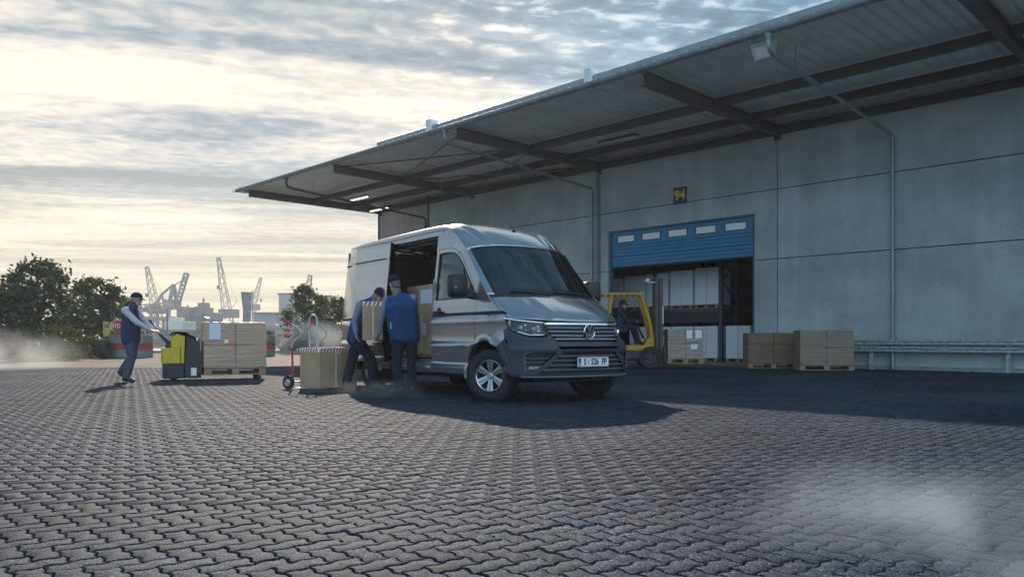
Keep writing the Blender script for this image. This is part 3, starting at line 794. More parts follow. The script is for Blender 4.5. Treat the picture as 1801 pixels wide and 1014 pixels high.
# crown: centre line and edge line stations, roof -> windscreen -> bonnet
ST = [  # xc, zc, xe, ze, roundness
 (-4.84, 2.555, -4.84, 2.475, 1), (-4.0, 2.59, -4.0, 2.455, 1), (-2.6, 2.60, -2.6, 2.44, 1), (-1.60, 2.585, -1.55, 2.44, 1), (-1.15, 2.535, -1.22, 2.42, 1),
 (-.85, 2.44, -1.00, 2.355, .9), (-.62, 2.315, -.82, 2.24, .75), (-.42, 2.16, -.63, 2.075, .55),
 (-.18, 1.905, -.415, 1.85, .3), (.05, 1.655, -.21, 1.635, .15), (.24, 1.445, -.01, 1.425, .05),
 (.36, 1.385, .10, 1.335, .25), (.58, 1.285, .22, 1.235, .35), (.77, 1.185, .31, 1.165, .35), (.885, 1.10, .355, 1.125, .25), (.915, 1.055, .372, 1.105, .15)]
def crown_pt(i_f, v):
    i = min(int(i_f), len(ST)-2); t = i_f-i
    def cr(k):
        p0, p1, p2, p3 = ST[max(i-1, 0)][k], ST[i][k], ST[i+1][k], ST[min(i+2, len(ST)-1)][k]
        return .5*((2*p1)+(-p0+p2)*t+(2*p0-5*p1+4*p2-p3)*t*t+(-p0+3*p1-3*p2+p3)*t**3)
    xc, zc, xe, ze, b = [cr(k) for k in range(5)]
    ye = Yside(xe, ze); a = abs(v)
    an = a*pi/2; n_ = 3.2
    yr = sin(an)**(2/n_); dr = 1-max(cos(an), 0)**(2/n_)
    y = ye*(b*yr+(1-b)*a); d = b*dr+(1-b)*a*a
    px = 2.0 + (1.2 if i_f > 10.5 else 0)
    return V((xc+(xe-xc)*(abs(y)/ye)**px, y*(1 if v >= 0 else -1), zc+(ze-zc)*d))
def crown(i0, i1, v0, v1, ni, nv, name, m, off=0.0, thick=.0, feature=None):
    vs = []; fs = []
    for a in range(ni+1):
        for c in range(nv+1):
            fi = i0+(i1-i0)*a/ni; v = v0+(v1-v0)*c/nv
            p = crown_pt(fi, v)
            if feature: p = feature(p, fi, v)
            vs.append(p)
    w = nv+1
    fs = [(a*w+c, (a+1)*w+c, (a+1)*w+c+1, a*w+c+1) for a in range(ni) for c in range(nv)]
    mb = MB().add(vs, fs); o = mb.build(name, m, van, sharp=40)
    if sum(f.normal.z*f.area for f in o.data.polygons) < 0: o.data.flip_normals()
    if thick:
        s = o.modifiers.new('t', 'SOLIDIFY'); s.thickness = thick; s.offset = -1
    return o
def roof_feature(p, fi, v):
    a = abs(v)
    if fi > 2.5:
        k = min(1, (fi-2.5)/1.5)*max(0, min(1, (7.2-fi)/1.2))
        p.z += -.030*k*math.exp(-((a-.50)/.05)**2) + .012*k*math.exp(-((a-.40)/.05)**2)   # swage lines sweeping up into the roof
    else:
        p.z += .006*sin(v*26)*(1-min(1, a*1.3))
    return p
crown(0, 7.0, -1, 1, 42, 64, 'roof_panel', PAINT, thick=.02, feature=roof_feature)
PV = .885
def ws_feature(p, fi, v): return p
crown(7.02, 10.0, -PV, PV, 14, 24, 'windscreen', WSG)
MB().add([crown_pt(7.0+.05*k, v) + V((.004, 0, .004)) for k in (0, 2) for v in np.linspace(-PV, PV, 25)], [(i, i+1, 26+i, 25+i) for i in range(24)]).build('windscreen_band', GLOSSB, van)
for sg in (-1, 1):
    crown(7.0, 10.0, sg*PV, sg*1.0, 18, 4, 'pillar', PAINT, thick=.03)
    pts = [crown_pt(7.02+2.98*i/14, sg*(PV-.004))+V((.006, 0, .006)) for i in range(15)]
    MB().tube(pts, .012, 6).build('windscreen_trim', GLOSSB, van)
def hood_feature(p, fi, v):
    a = abs(v); k = max(0, min(1, (fi-10.4)/.6))*max(0, min(1, (15.0-fi)/1.2))
    c = .42+.05*(fi-10)/5
    p.z += k*(-.016*math.exp(-((a-c-.05)/.05)**2)+.014*math.exp(-((a-c+.06)/.06)**2)) - k*.010*math.exp(-((a-.78)/.03)**2)
    return p
crown(10.32, 14.9, -.965, .965, 26, 40, 'bonnet', PAINT, thick=.02, feature=hood_feature)
for sg in (-1, 1): crown(10.0, 15, sg*.972, sg*1.0, 20, 2, 'fender_top', PAINT, thick=.02)
MB().add([crown_pt(f, v)+V((0, 0, dz)) for f, dz in ((9.98, -.004), (10.34, -.02)) for v in np.linspace(-.97, .97, 25)], [(i, i+1, 26+i, 25+i) for i in range(24)]).build('cowl', MATTB, van)
mb = MB()
for y0, y1 in ((-.62, .02), (.10, .70)):
    a = crown_pt(10.0, -y0); b = crown_pt(9.72, -(y0+(y1-y0)*.95))
    mb.bar(a+V((.03, 0, .02)), b+V((.03, 0, .025)), .02, .018); mb.cyl(a+V((.03, 0, -.01)), a+V((.03, 0, .02)), .014, n=10)
mb.build('wiper', MATTB, van)
MB().lathe([(.035, 0), (.03, .02), (.012, .03)], Matrix.Translation(crown_pt(4.9, .02)-V((0, 0, .004))), 12).tube([crown_pt(4.9, .02)+V((0, 0, .02)), crown_pt(4.9, .02)+V((-.20, 0, .22))], [.006, .003], 6).build('antenna', MATTB, van)

# body sides
def edge_pts(i0, i1, n): return [(crown_pt(i0+(i1-i0)*k/n, 1.0).x, crown_pt(i0+(i1-i0)*k/n, 1.0).z) for k in range(n+1)]
RX = -3.64; WR = .345
FD = [(-1.430, .470), (-.475, .470), (-.44, .56), (-.40, .66), (-.30, .795), (-.262, .84), (-.262, 1.42), (-.405, 1.63), (-.60, 1.86), (-.745, 2.01), (-.83, 2.075), (-.95, 2.125), (-1.10, 2.145), (-1.425, 2.145)]
WIN = [(-1.365, 1.405), (-.345, 1.405), (-.325, 1.425), (-.455, 1.625), (-.65, 1.845), (-.775, 1.96), (-.87, 2.03), (-.98, 2.07), (-1.11, 2.085), (-1.35, 2.085), (-1.365, 2.07)]
def grow(poly, d):
    p = np.array(poly); r = inset(p, d)
    area = sum(p[i-1][0]*p[i][1]-p[i][0]*p[i-1][1] for i in range(len(p)))
    return [tuple(q) for q in (r if area > 0 else inset(p, -d))]
SO = [(-2.93, .50), (-1.455, .50), (-1.455, 2.385), (-2.93, 2.385)]
for sg in (-1, 1):
    top = edge_pts(0, 15, 60)[::-1]
    poly = [(-4.82, .40), (-4.12, .40)] + arc(RX, .36, .455, 174, 6, 16) + [(-3.15, .345), (-.47, .345)] + arc(0, .375, .475, 183, 50, 15)[1:]
    poly += [(.43, .93), (.40, 1.03)]
    poly += [(x, z) for x, z in top if x < .378]
    poly += [(-4.86, 1.2)]
    holes = [grow(FD, -.006)[::-1]] if sg < 0 else []
    if sg < 0: holes.append(SO)
    panel(poly, holes, side_fn(sg), XC, ZC, 'body_side', PAINT, van, thick=.035, out=(0, sg, 0))
    panel(arc(0, .375, .475, 2, 49.5, 8) + [(.425, .922), (.47, .895), (.52, .76), (.535, .60), (.505, .40)], [], side_fn(sg), XC, ZC, 'bumper_end', PLAST, van, thick=.035, out=(0, sg, 0))
    # black rub strip along the belt and the flare over the wheel arch
    for x0, x1 in ((-4.84, -2.80), (-1.425, -.268), (-.256, .36)):
        n = 12; mb = MB(); vs = []
        for k in range(n+1):
            x = x0+(x1-x0)*k/n
            for z, o in ((1.160, .002), (1.168, .016), (1.194, .016), (1.202, .002)): vs.append((x, sg*(Yside(x, z)+o), z))
        fs = [(4*k+i, 4*k+i+1, 4*k+5+i, 4*k+4+i) for k in range(n) for i in range(3)]
        if sg > 0 and x0 < -2: continue
        mb.add(vs, fs).build('rub_strip', MATTB, van)
    def flare(cx, cz, r, a0, a1, m=PAINT):
        mb = MB(); vs = []; n = 28
        for k in range(n+1):
            a = radians(a0+(a1-a0)*k/n)
            for dr, o in ((-.035, -.06), (-.035, .022), (-.005, .032), (.045, .020), (.058, .0)):
                x, z = cx+(r+dr)*cos(a), cz+(r+dr)*sin(a)
                vs.append((x, sg*(Yside(x, max(z, .36))+o), z))
        fs = [(5*k+i, 5*k+i+1, 5*k+6+i, 5*k+5+i) for k in range(n) for i in range(4)]
        mb.add(vs, fs).build('arch_flare', m, van)
    flare(0, .375, .47, 190, 50); flare(0, .375, .47, 49.6, 2, PLAST); flare(RX, .36, .45, 186, -6)
    # wheel housings
    for cx in (0, RX):
        mb = MB(); n = 16; vs = []
        for k in range(n+1):
            a = radians(-8+196*k/n)
            for y in (.985, .52): vs.append((cx+.47*cos(a), sg*y*.985, .365+.47*sin(a)))
        mb.add(vs, [(2*k, 2*k+1, 2*k+3, 2*k+2) for k in range(n)]); mb.add([(cx+.47*cos(radians(-8+196*k/n)), sg*.52, .365+.47*sin(radians(-8+196*k/n))) for k in range(n+1)], [tuple(range(n+1))])
        mb.build('wheel_housing', MATTB, van)
# front doors (the left one is part of the far side and only its window shows)
for sg in (-1,):
    d = panel(FD, [WIN[::-1]], side_fn(sg, .002), XC, ZC, 'front_door', PAINT, van, thick=.03, out=(0, sg, 0))
    panel(grow(WIN, -.002), [], side_fn(sg, -.012), XC, ZC, 'window_glass', SDG, d, out=(0, sg, 0))
    # rubber round the window, division bar
    pts = [V((x, sg*(Yside(x, z)+.003), z)) for x, z in WIN]; MB().tube(pts+[pts[0]], .011, 6).build('window_seal', GLOSSB, d)
    MB().bar(V((-.66, sg*(Yside(-.66, 1.42)-.002), 1.41)), V((-.66, sg*(Yside(-.66, 1.84)-.002), 1.83)), .03, .012).build('division_bar', GLOSSB, d)
    panel([(-.52, 1.40), (-.265, 1.40), (-.335, 1.50), (-.42, 1.61)], [], side_fn(sg, .007), XC, ZC, 'mirror_base', MATTB, d, thick=.01, out=(0, sg, 0))
    # handle: dark bowl, pull
    yh = sg*(Yside(-1.25, 1.19)+.0)
    mb = MB(); mb.lathe([(.0, .004), (.055, .006), (.066, .002)], Matrix.Translation((-1.245, yh, 1.225)) @ Matrix.Rotation(pi/2, 4, 'X'), 20); mb.build('handle_bowl', MATTB, d)
    mb = MB(); mb.tube([(-1.36, yh-.018, 1.215), (-1.33, yh-.045, 1.222), (-1.17, yh-.045, 1.222), (-1.13, yh-.018, 1.215)], .016, 8); mb.build('handle', MATTB, d)
    mb = MB(); mb.ell((-1.25, sg*Yside(-1.25, .60), .60), (.045, .012, .028)); mb.build('side_marker', AMBER, d)
# sill step strip, bright
for x0, x1 in ((-1.46, -.48), (-4.1 if False else -3.16, -2.78)):
    vs = []; n = 6
    for k in range(n+1):
        x = x0+(x1-x0)*k/n
        for z, o in ((.335, -.02), (.350, .016), (.425, .020), (.455, .004), (.462, -.02)): vs.append((x, -(Yside(x, z)+o), z))
    MB().add(vs, [(5*k+i, 5*k+i+1, 5*k+6+i, 5*k+5+i) for k in range(n) for i in range(4)]).build('sill', PAINT, van)
MB().bx(-2.80, -1.44, -.985, -.93, .33, .40).build('sill', PAINT, van, bevel=.015)

# left side seen through the windscreen: nothing more than the body side; rear end
mb = MB(); n = 20
ys = np.linspace(-1, 1, n+1)
vs = [V((-4.85-.03*(1-abs(t)**4), t*Yside(-4.84, z), z)) for z in (.42, .8, 1.2, 1.6, 2.0, 2.475) for t in ys]
mb.add(vs, [(r*(n+1)+i, r*(n+1)+i+1, (r+1)*(n+1)+i+1, (r+1)*(n+1)+i) for r in range(5) for i in range(n)]); mb.build('rear_doors', PAINT, van)
MB().bx(-4.93, -4.80, -.93, .93, .36, .56).build('rear_bumper', PLAST, van, bevel=.03)
for sg in (-1, 1): MB().bx(-4.90, -4.84, sg*.86-.04, sg*.86+.04, .95, 1.55).build('tail_lamp', mat('tail_red', (.30, .015, .012), .2), van, bevel=.015)

# open sliding door, hung outside the rear quarter
SD = [(-4.12, .475), (-2.815, .475), (-2.815, 2.405), (-4.12, 2.415)]
sd = panel(SD, [], side_fn(-1, .105), XC+[-4.0, -3.8, -3.0], ZC, 'sliding_door', PAINT, van, thick=.05, out=(0, -1, 0))
vs = []
for x0, x1 in ((-4.12, -2.815),):
    for k in range(9):
        x = x0+(x1-x0)*k/8
        for z, o in ((1.160, .107), (1.168, .121), (1.194, .121), (1.202, .107)): vs.append((x, -(Yside(x, z)+o), z))
MB().add(vs, [(4*k+i, 4*k+i+1, 4*k+5+i, 4*k+4+i) for k in range(8) for i in range(3)]).build('rub_strip', MATTB, sd)
vs = []
for k in range(9):
    x = -4.12+1.305*k/8
    for z, o in ((.45, .09), (.462, .125), (.53, .128), (.555, .108)): vs.append((x, -(Yside(x, z)+o), z))
MB().add(vs, [(4*k+i, 4*k+i+1, 4*k+5+i, 4*k+4+i) for k in range(8) for i in range(3)]).build('door_sill', PAINT, sd)
MB().bx(-4.12, -2.95, -1.006, -.985, 2.135, 2.155).build('crease_trim', MATTB, sd)
panel([(-2.815, .50), (-2.79, .50), (-2.79, 2.38), (-2.815, 2.38)], [], side_fn(-1, .09), [], ZC, 'door_seal', MATTB, sd, thick=.07, out=(0, -1, 0))
MB().bx(-4.78, -4.13, -.875, -.84, 2.14, 2.165).build('guide_rail', MATTB, van)
# quarter behind: rail of the sliding door above the opening
MB().bx(-2.76, -1.46, -.84, -.79, 2.33, 2.375).bx(-2.76, -1.46, -.79, -.775, 2.28, 2.40).build('door_track', MATTB, van)
MB().bx(-2.75, -1.46, -.868, -.852, 2.372, 2.384).build('door_track_lip', ALU, van)

# cargo space
mb = MB(); mb.bx(-4.78, -1.30, -.90, .90, .56, .60); mb.build('cargo_floor', CARGO, van)
mb = MB(); mb.bx(-2.76, -1.45, -.94, -.70, .395, .415); mb.bx(-2.76, -1.45, -.70, -.68, .395, .56); mb.build('step_well', MATTB, van)
mb = MB()
for y, z in ((-.93, .415), (-.90, .60), (-.705, .56)): mb.bx(-2.75, -1.455, y-.012, y+.012, z, z+.018)
mb.bx(-2.75, -1.455, -.925, -.915, .50, .53)
mb.build('step_edge', ALU, van)
mb = MB(); mb.bx(-4.78, -1.30, .84, .86, .60, 1.55); mb.build('side_lining', PLY, van)
mb = MB(); mb.bx(-4.78, -4.76, -.85, .85, .60, 2.4); mb.build('rear_lining', PLY, van)
mb = MB(); mb.bx(-1.33, -1.30, -.86, .86, .60, 2.42); mb.build('bulkhead', CARGO, van)
mb = MB()
for x in np.arange(-4.6, -1.4, .42):
    mb.tube([(x, .80, .6), (x, .80, 1.5), (x, .77, 2.2), (x, .70, 2.44), (x, 0, 2.50), (x, -.70, 2.44)], .022, 6)
for z in (1.56, 1.95, 2.3): mb.bx(-4.75, -1.32, .765, .80, z-.03, z+.03)
for y in (-.3, .25): mb.bx(-4.75, -1.32, y-.03, y+.03, 2.46, 2.49)
mb.build('body_rib', CARGO, van)
mb = MB(); mb.bx(-4.8, -1.3, .835, .85, 1.55, 2.44); mb.build('inner_skin', CARGO, van)

# cab interior
mb = MB(); mb.bx(.02, .20, -.78, .78, .80, 1.30); mb.bx(-.10, .10, -.78, .78, .95, 1.26); mb.build('dashboard', CABIN, van, bevel=.04)
mb = MB(); mb.bx(-1.3, .3, -.88, .88, .50, .56); mb.build('cab_floor', CABIN, van)
for y, w in ((.48, .26), (-.52, .26), (-.08, .18)):
    mb = MB(); mb.bx(-1.10, -.58, y-w, y+w, .88, 1.02); mb.bx(-1.24, -1.10, y-w*.95, y+w*.95, 1.0, 1.66); mb.bx(-1.22, -1.12, y-w*.45, y+w*.45, 1.69, 1.90); mb.build('cab_seat', CABIN, van, bevel=.04)
mb = MB(); M_ = Matrix.Translation((-.36, .48, 1.24)) @ Matrix.Rotation(radians(-58), 4, 'Y')
mb.lathe([(.19+.015*cos(t), .015*sin(t)) for t in np.linspace(0, 2*pi, 8, endpoint=False)], M_, 24, close=True)
mb.bar(M_ @ V((-.19, 0, 0)), M_ @ V((.19, 0, 0)), .04, .02); mb.bar(M_ @ V((0, 0, 0)), M_ @ V((0.02, 0, -.3)), .05)
mb.build('steering_wheel', MATTB, van)
# inside mirror housing / camera shade at the top of the screen
c = crown_pt(7.25, 0); MB().bx(c.x-.10, c.x-.02, -.13, .13, c.z-.12, c.z-.02).build('sensor_shade', MATTB, van, bevel=.02)

# front end: X of the nose as a function of (y, z)
XT = [(.28, .93), (.34, .965), (.37, .985), (.40, .985), (.66, .985), (.69, .995), (.725, .992), (.74, .975), (.79, .968), (.83, .945), (.90, .938), (1.06, .915), (1.12, .90)]
def Xf(y, z):
    xc = lerp_tab(XT, z)
    t = max(0, min(1, (z-.74)/.22)); t = t*t*(3-2*t)
    ye = .998-.028*t; d = .43+.145*t; p = 3.8-.6*t
    return xc - d*min(1.0, abs(y)/ye)**p
def nose(off=0.0): return lambda y, z: V((Xf(y, z)+off*(1-.55*min(1, abs(y))**3), y*(1+off*.3*min(1, abs(y))**3), z))
YC = list(np.linspace(-.98, .98, 29)); ZF = [.34, .37, .40, .45, .5, .55, .6, .66, .69, .725, .74, .79, .83, .87, .9, .95, 1.0, 1.04]
def mirror_y(p): return [(-a, b) for a, b in p][::-1]
HL = [(.615, 1.045), (.61, .875), (.66, .862), (.80, .872), (.875, .915), (.925, .985), (.958, 1.085), (.95, 1.112), (.85, 1.085), (.72, 1.062)]
GR = [(-.585, 1.045), (.585, 1.045), (.575, .90), (.50, .806), (-.50, .806), (-.575, .90)]
SLOT = [(-.50, .700), (.50, .700), (.52, .737), (-.52, .737)]
LOW = [(-.76, .385), (.76, .385), (.44, .665), (-.44, .665)]
FOG = [(.80, .415), (.865, .435), (.875, .62), (.85, .655), (.52, .665), (.70, .505), (.795, .425)]
top = [(-.615, 1.05)]
poly = [(-.997, .355), (-.93, .335), (.93, .335), (.997, .355), (.997, .76), (.985, .86), (.965, .955), (.945, 1.0)] + [(.925, .985), (.875, .915), (.80, .872), (.66, .862), (.61, .875), (.60, 1.048), (.585, 1.05)]
poly = [p for p in poly]
PB = [(-.997, .355), (-.90, .335), (.90, .335), (.997, .355), (.997, .76), (.985, .85), (.962, .945), (.938, .972), (.878, .900), (.803, .858), (.66, .848), (.60, .862), (.588, .89), (.508, .795), (-.508, .795), (-.588, .89), (-.60, .862), (-.66, .848), (-.803, .858), (-.878, .900), (-.938, .972), (-.962, .945), (-.985, .85), (-.997, .76)]
bum = panel(PB, [SLOT[::-1], LOW[::-1], FOG[::-1], mirror_y(FOG)[::-1]], nose(.0), YC, ZF, 'bumper', PLAST, van, thick=.05, out=(1, 0, 0), sharp=28)
for P in (SLOT, LOW, FOG, mirror_y(FOG)): panel(P, [], nose(-.055), YC, ZF, 'intake_backing', MATTB, bum, out=(1, 0, 0))
def slat(y0, y1, z, hgt, m, parent, off, dep=.03, name='slat'):
    n = 18; vs = []
    for k in range(n+1):
        y = y0+(y1-y0)*k/n
        for zz, o in ((z-hgt/2, off-dep), (z-hgt/2, off), (z+hgt/2, off+.004), (z+hgt/2, off-dep)): vs.append(nose(o)(y, zz))
    fs = [(4*k+i, 4*k+(i+1) % 4, 4*k+4+(i+1) % 4, 4*k+4+i) for k in range(n) for i in range(4)]
    return MB().add(vs, fs).build(name, m, parent)
def widthat(P, z):
    xs = []
    for i in range(len(P)):
        (a, b), (c, d_) = P[i-1], P[i]
        if (b-z)*(d_-z) < 0: xs.append(a+(c-a)*(z-b)/(d_-b))
    return min(xs), max(xs)
for z in (.44, .50, .56, .615):
    a, b = widthat(LOW, z); slat(a+.004, b-.004, z, .018, mat('slat_grey', (.12, .13, .15), .35, spec=.6), bum, -.012)
for z in (.535, .585):
    for P in (FOG, mirror_y(FOG)):
        a, b = widthat(P, z); slat(a+.004, b-.004, z, .012, MATS['slat_grey'], bum, -.02)
# bright lips of the bumper
for P in (FOG, mirror_y(FOG)):
    sg = 1 if P[0][0] > 0 else -1
    MB().tube([nose(.004)(*q) for q in [(sg*.49, .668), (sg*.85, .66), (sg*.878, .63), (sg*.87, .43)]], .008, 6).build('intake_lip', mat('lip_grey', (.13, .145, .18), .4), bum)
MB().tube([nose(.008)(y, .352) for y in np.linspace(-.90, .90, 21)], .012, 6).build('skid_lip', MATS['slat_grey'], bum)
# grille
gri = panel([(-.60, 1.052), (.60, 1.052), (.592, .89), (.51, .797), (-.51, .797), (-.592, .89)], [], nose(-.05), YC, ZF, 'grille', MATTB, van, out=(1, 0, 0))
slat(-.60, .60, 1.028, .026, CHROME, gri, .004, name='chrome_strip')
for z, w in ((.978, .575), (.928, .572), (.878, .555), (.832, .52)):
    slat(-w, w, z, .026, MATS['slat_grey'], gri, -.008, .04); slat(-w, w, z-.012, .004, CHROME, gri, -.003, .01)
# emblem: ring with V over W
Me = Matrix.Translation((Xf(0, .92)+.006, 0, .922)) @ Matrix.Rotation(radians(3), 4, 'Y') @ Matrix.Rotation(pi/2, 4, 'Z') @ Matrix.Rotation(pi/2, 4, 'X')
em = MB(); R_ = .094
em.lathe([(R_-.010, .012), (R_-.003, .020), (R_+.004, .012), (R_+.004, 0), (R_-.010, 0)], Me, 32, close=True)
def stroke(p, q, w=.019):
    p, q = np.array(p)*R_, np.array(q)*R_
    d = (q-p)/np.linalg.norm(q-p); nn = np.array([-d[1], d[0]])*w/2
    em.prism([tuple(p-nn), tuple(q-nn), tuple(q+nn), tuple(p+nn)], .001, .014, Me)
stroke((-.40, .86), (0, .10)); stroke((.40, .86), (0, .10))
stroke((-.80, .42), (-.36, -.80)); stroke((-.36, -.80), (0, -.06)); stroke((0, -.06), (.36, -.80)); stroke((.36, -.80), (.80, .42))
em.build('emblem', CHROME, gri)
eb = MB(); eb.lathe([(0, .0015), (R_-.008, .0015)], Me, 32); eb.build('emblem_plate', mat('emblem_dark', (.01, .014, .03), .25), gri)
# headlights
for sg in (1, -1):
    P = HL if sg > 0 else mirror_y(HL)
    h = panel(P, [], nose(-.07), YC, ZF, 'headlight', mat('lamp_house', (.02, .022, .026), .3), van, out=(1, 0, 0))
    for yy, zz, rr in ((.70, .955, .052), (.815, .975, .055)):
        p = nose(-.06)(sg*yy, zz)
        Ml = Matrix.Translation(p) @ Matrix.Rotation(radians(sg*14), 4, 'Z') @ Matrix.Rotation(pi/2, 4, 'Y')
        MB().lathe([(rr*.55, .0), (rr*.95, .03), (rr*1.12, .038), (rr*1.12, 0)], Ml, 20).build('reflector', CHROME, h)
        MB().lathe([(0, .034), (rr*.35, .032), (rr*.55, .024), (rr*.6, .004)], Ml, 20).build('lens', mat('lamp_lens', (.30, .36, .42), .05, spec=1.0), h)
    MB().tube([nose(-.018)(sg*y, z) for y, z in ((.63, .885), (.78, .885), (.86, .925))], .009, 6).build('light_strip', CHROME, h)
    MB().tube([nose(-.01)(sg*y, z) for y, z in ((.62, 1.04), (.72, 1.052), (.85, 1.074), (.945, 1.10))], .011, 6).build('light_strip', CHROME, h)
    p = nose(-.045)(sg*.905, 1.03); MB().ell(p, (.02, .03, .045)).build('turn_lamp', mat('turn_lens', (.55, .35, .16), .15), h)
    panel(P, [], nose(-.004), YC, ZF, 'cover', CLEAR, h, out=(1, 0, 0))
# licence plate
pl = thing('licence_plate', None, None); pl.parent = van
Mp = Matrix.Translation((.985+.030, 0.02, .535)) @ Matrix.Rotation(pi/2, 4, 'Z') @ Matrix.Rotation(pi/2, 4, 'X')
MB().bx(-.262, .262, -.062, .062, -.02, 0, 0, Mp).build('plate_board', mat('plate_white', (.70, .72, .74), .35), pl, bevel=.004)
MB().bx(-.27, .27, -.07, .07, -.03, -.0205, 0, Mp).build('plate_frame', MATTB, pl)
RED = mat('plate_red', (.50, .03, .04), .4); INK = mat('plate_ink', (.008, .008, .01), .5)
MB().bx(-.258, .258, .050, .055, .0003, .0012, 0, Mp).bx(-.258, .258, -.055, -.050, .0003, .0012, 0, Mp).build('plate_line', RED, pl)
MB().bx(-.256, -.212, -.048, .048, .0003, .0013, 0, Mp).build('country_band', mat('plate_blue', (.015, .06, .32), .35), pl)
letters('A', .045, MATS['plate_white'], pl, Mp @ Matrix.Translation((-.234, -.025, .0018)), bold=.001)
letters('S', .108, INK, pl, Mp @ Matrix.Translation((-.147, 0, .0008)), bold=.0035, sx=.82)
letters('526', .108, INK, pl, Mp @ Matrix.Translation((.022, 0, .0008)), bold=.0035, sx=.80)
letters('FP', .108, INK, pl, Mp @ Matrix.Translation((.182, 0, .0008)), bold=.0035, sx=.80)
mb = MB(); mb.prism([(-.016, .026), (.016, .026), (.016, -.006), (0, -.028), (-.016, -.006)], .0004, .0014, Mp @ Matrix.Translation((-.088, 0, 0))); mb.build('crest', RED, pl)
mb = MB(); mb.prism([(-.009, .018), (.009, .018), (.009, -.002), (0, -.014), (-.009, -.002)], .0015, .0021, Mp @ Matrix.Translation((-.088, 0, 0))); mb.build('crest', MATS['plate_white'], pl)
# small chrome badge low in the right intake
pb = nose(-.022)(-.725, .452); tb = nose(-.022)(-.70, .452)-nose(-.022)(-.75, .452); ang = atan2(tb.y, tb.x)
MB().prism([(.56, .46), (.63, .40), (.80, .40), (.80, .50), (.70, .50)], 0, 0.0005, Matrix()).v
panel([(-.862, .425), (-.725, .425), (-.66, .50), (-.862, .50)], [], nose(-.022), YC, ZF, 'badge_plate', PLAST, bum, out=(1, 0, 0))
letters('4MOTION', .046, CHROME, bum, Matrix.Translation(nose(-.010)(-.783, .462)) @ Matrix.Rotation(ang, 4, 'Z') @ Matrix.Rotation(pi/2, 4, 'X'), name='badge', bold=.0012, sx=.74, depth=.002)
# mirrors
def lump_mirror(mb, M_):
    n = 20; vs = []; R = [(-.068, .92), (-.05, 1), (.0, 1.0), (.045, .95), (.075, .84), (.092, .62), (.098, .3)]
    for x, f in R:
        for j in range(n):
            a = 2*pi*j/n; e = .45
            vs.append(M_ @ V((x, math.copysign(abs(cos(a))**e, cos(a))*.14*f, math.copysign(abs(sin(a))**e, sin(a))*.165*f+.005)))
    mb.add(vs, [(i*n+j, i*n+(j+1) % n, (i+1)*n+(j+1) % n, (i+1)*n+j) for i in range(len(R)-1) for j in range(n)] + [tuple(range(n)), tuple((len(R)-1)*n+j for j in range(n))[::-1]])
for sg in (-1, 1):
    m = MB()
    c = V((-.37, sg*1.20, 1.545))
    bmb = MB(); M_ = Matrix.Translation(c) @ Matrix.Rotation(radians(-sg*10), 4, 'Z')
    lump_mirror(bmb, M_); mo = bmb.build('side_mirror', mat('mirror_black', (.010, .010, .011), .45), van)
    MB().bx(-.072, -.066, -.10, .10, -.03, .125, 0, M_).build('mirror_glass', CHROME, mo)
    MB().bx(.045, .090, -.118, .118, -.034, -.014, 0, M_).build('indicator_strip', mat('strip_silver', (.55, .57, .6), .25, metal=.6), mo, bevel=.01)
    MB().tube([(-.34, sg*.975, 1.42), (-.34, sg*1.06, 1.425), (-.355, sg*1.12, 1.46)], [.05, .042, .04], 10).tube([(-.34, sg*.975, 1.44), (-.35, sg*1.10, 1.50)], .03, 8).build('mirror_arm', MATTB, mo)

# wheels
def wheel(x, y, steer, name='wheel'):
    sg = 1 if y > 0 else -1
    w = thing(name, None, None, (x, y, WR)); w.parent = van; w.rotation_euler = (0, 0, steer)
    Mo = Matrix.Rotation(-pi/2*sg, 4, 'X')               # lathe axis -> outwards
    t = MB(); R = .352
    t.lathe([(.205, .045), (.225, .095), (.275, .108), (.318, .098), (R-.012, .078), (R, .055), (R, .0), (R, -.06), (R-.012, -.10), (.28, -.12), (.21, -.10)], Mo, 40)
    # tread blocks
    for k in range(44):
        a = 2*pi*k/44
        for h0, h1, sh in ((.028, .085, 0), (-.022, .022, .5), (-.10, -.03, 0)):
            a0 = a+sh*2*pi/44; da = 2*pi/44*.34
            vs = [Mo @ V((r*cos(b), r*sin(b), h_)) for r in (R-.01, R+.006 if abs(h0) < .03 or True else R) for b in (a0-da, a0+da) for h_ in (h0, h1)]
            t.add(vs, [(4, 6, 7, 5), (0, 4, 5, 1), (2, 3, 7, 6), (0, 2, 6, 4), (1, 5, 7, 3)])
    t.build('tyre', TYRE, w, sharp=30)
    r = MB()
    r.lathe([(.208, .085), (.215, .092), (.207, .098), (.195, .088), (.190, .03), (.185, -.08)], Mo, 40)
    for k in range(6):
        a = radians(90+60*k)
        for s2 in (-1, 1):
            pr = [(.045, s2*.004), (.045, s2*.028), (.10, s2*.034), (.196, s2*.052), (.198, s2*.006)]
            pr = pr if s2 > 0 else pr[::-1]
            q = [(u*cos(a)-v_*sin(a), u*sin(a)+v_*cos(a)) for u, v_ in pr]
            n_ = len(q)
            vs = []
            for hgt, f in ((.04, 1), (.066, 1)):
                for (u, v_), (ru, rv) in zip(q, pr):
                    dish = .018*(ru/.2)**2
                    vs.append(Mo @ V((u, v_, hgt+dish)))
            r.add(vs, [tuple(range(n_)), tuple(range(2*n_-1, n_-1, -1))] + [(i, (i+1) % n_, n_+(i+1) % n_, n_+i) for i in range(n_)])
    r.lathe([(0, .080), (.03, .080), (.042, .074), (.046, .06), (.046, .02)], Mo, 24)
    r.build('rim', ALLOY, w, sharp=25)
    b = MB(); b.lathe([(0, -.01), (.165, -.01), (.17, -.05), (.19, -.06)], Mo, 24); b.build('brake_disc', mat('brake_dark', (.03, .028, .026), .5, metal=.5), w)
    return w
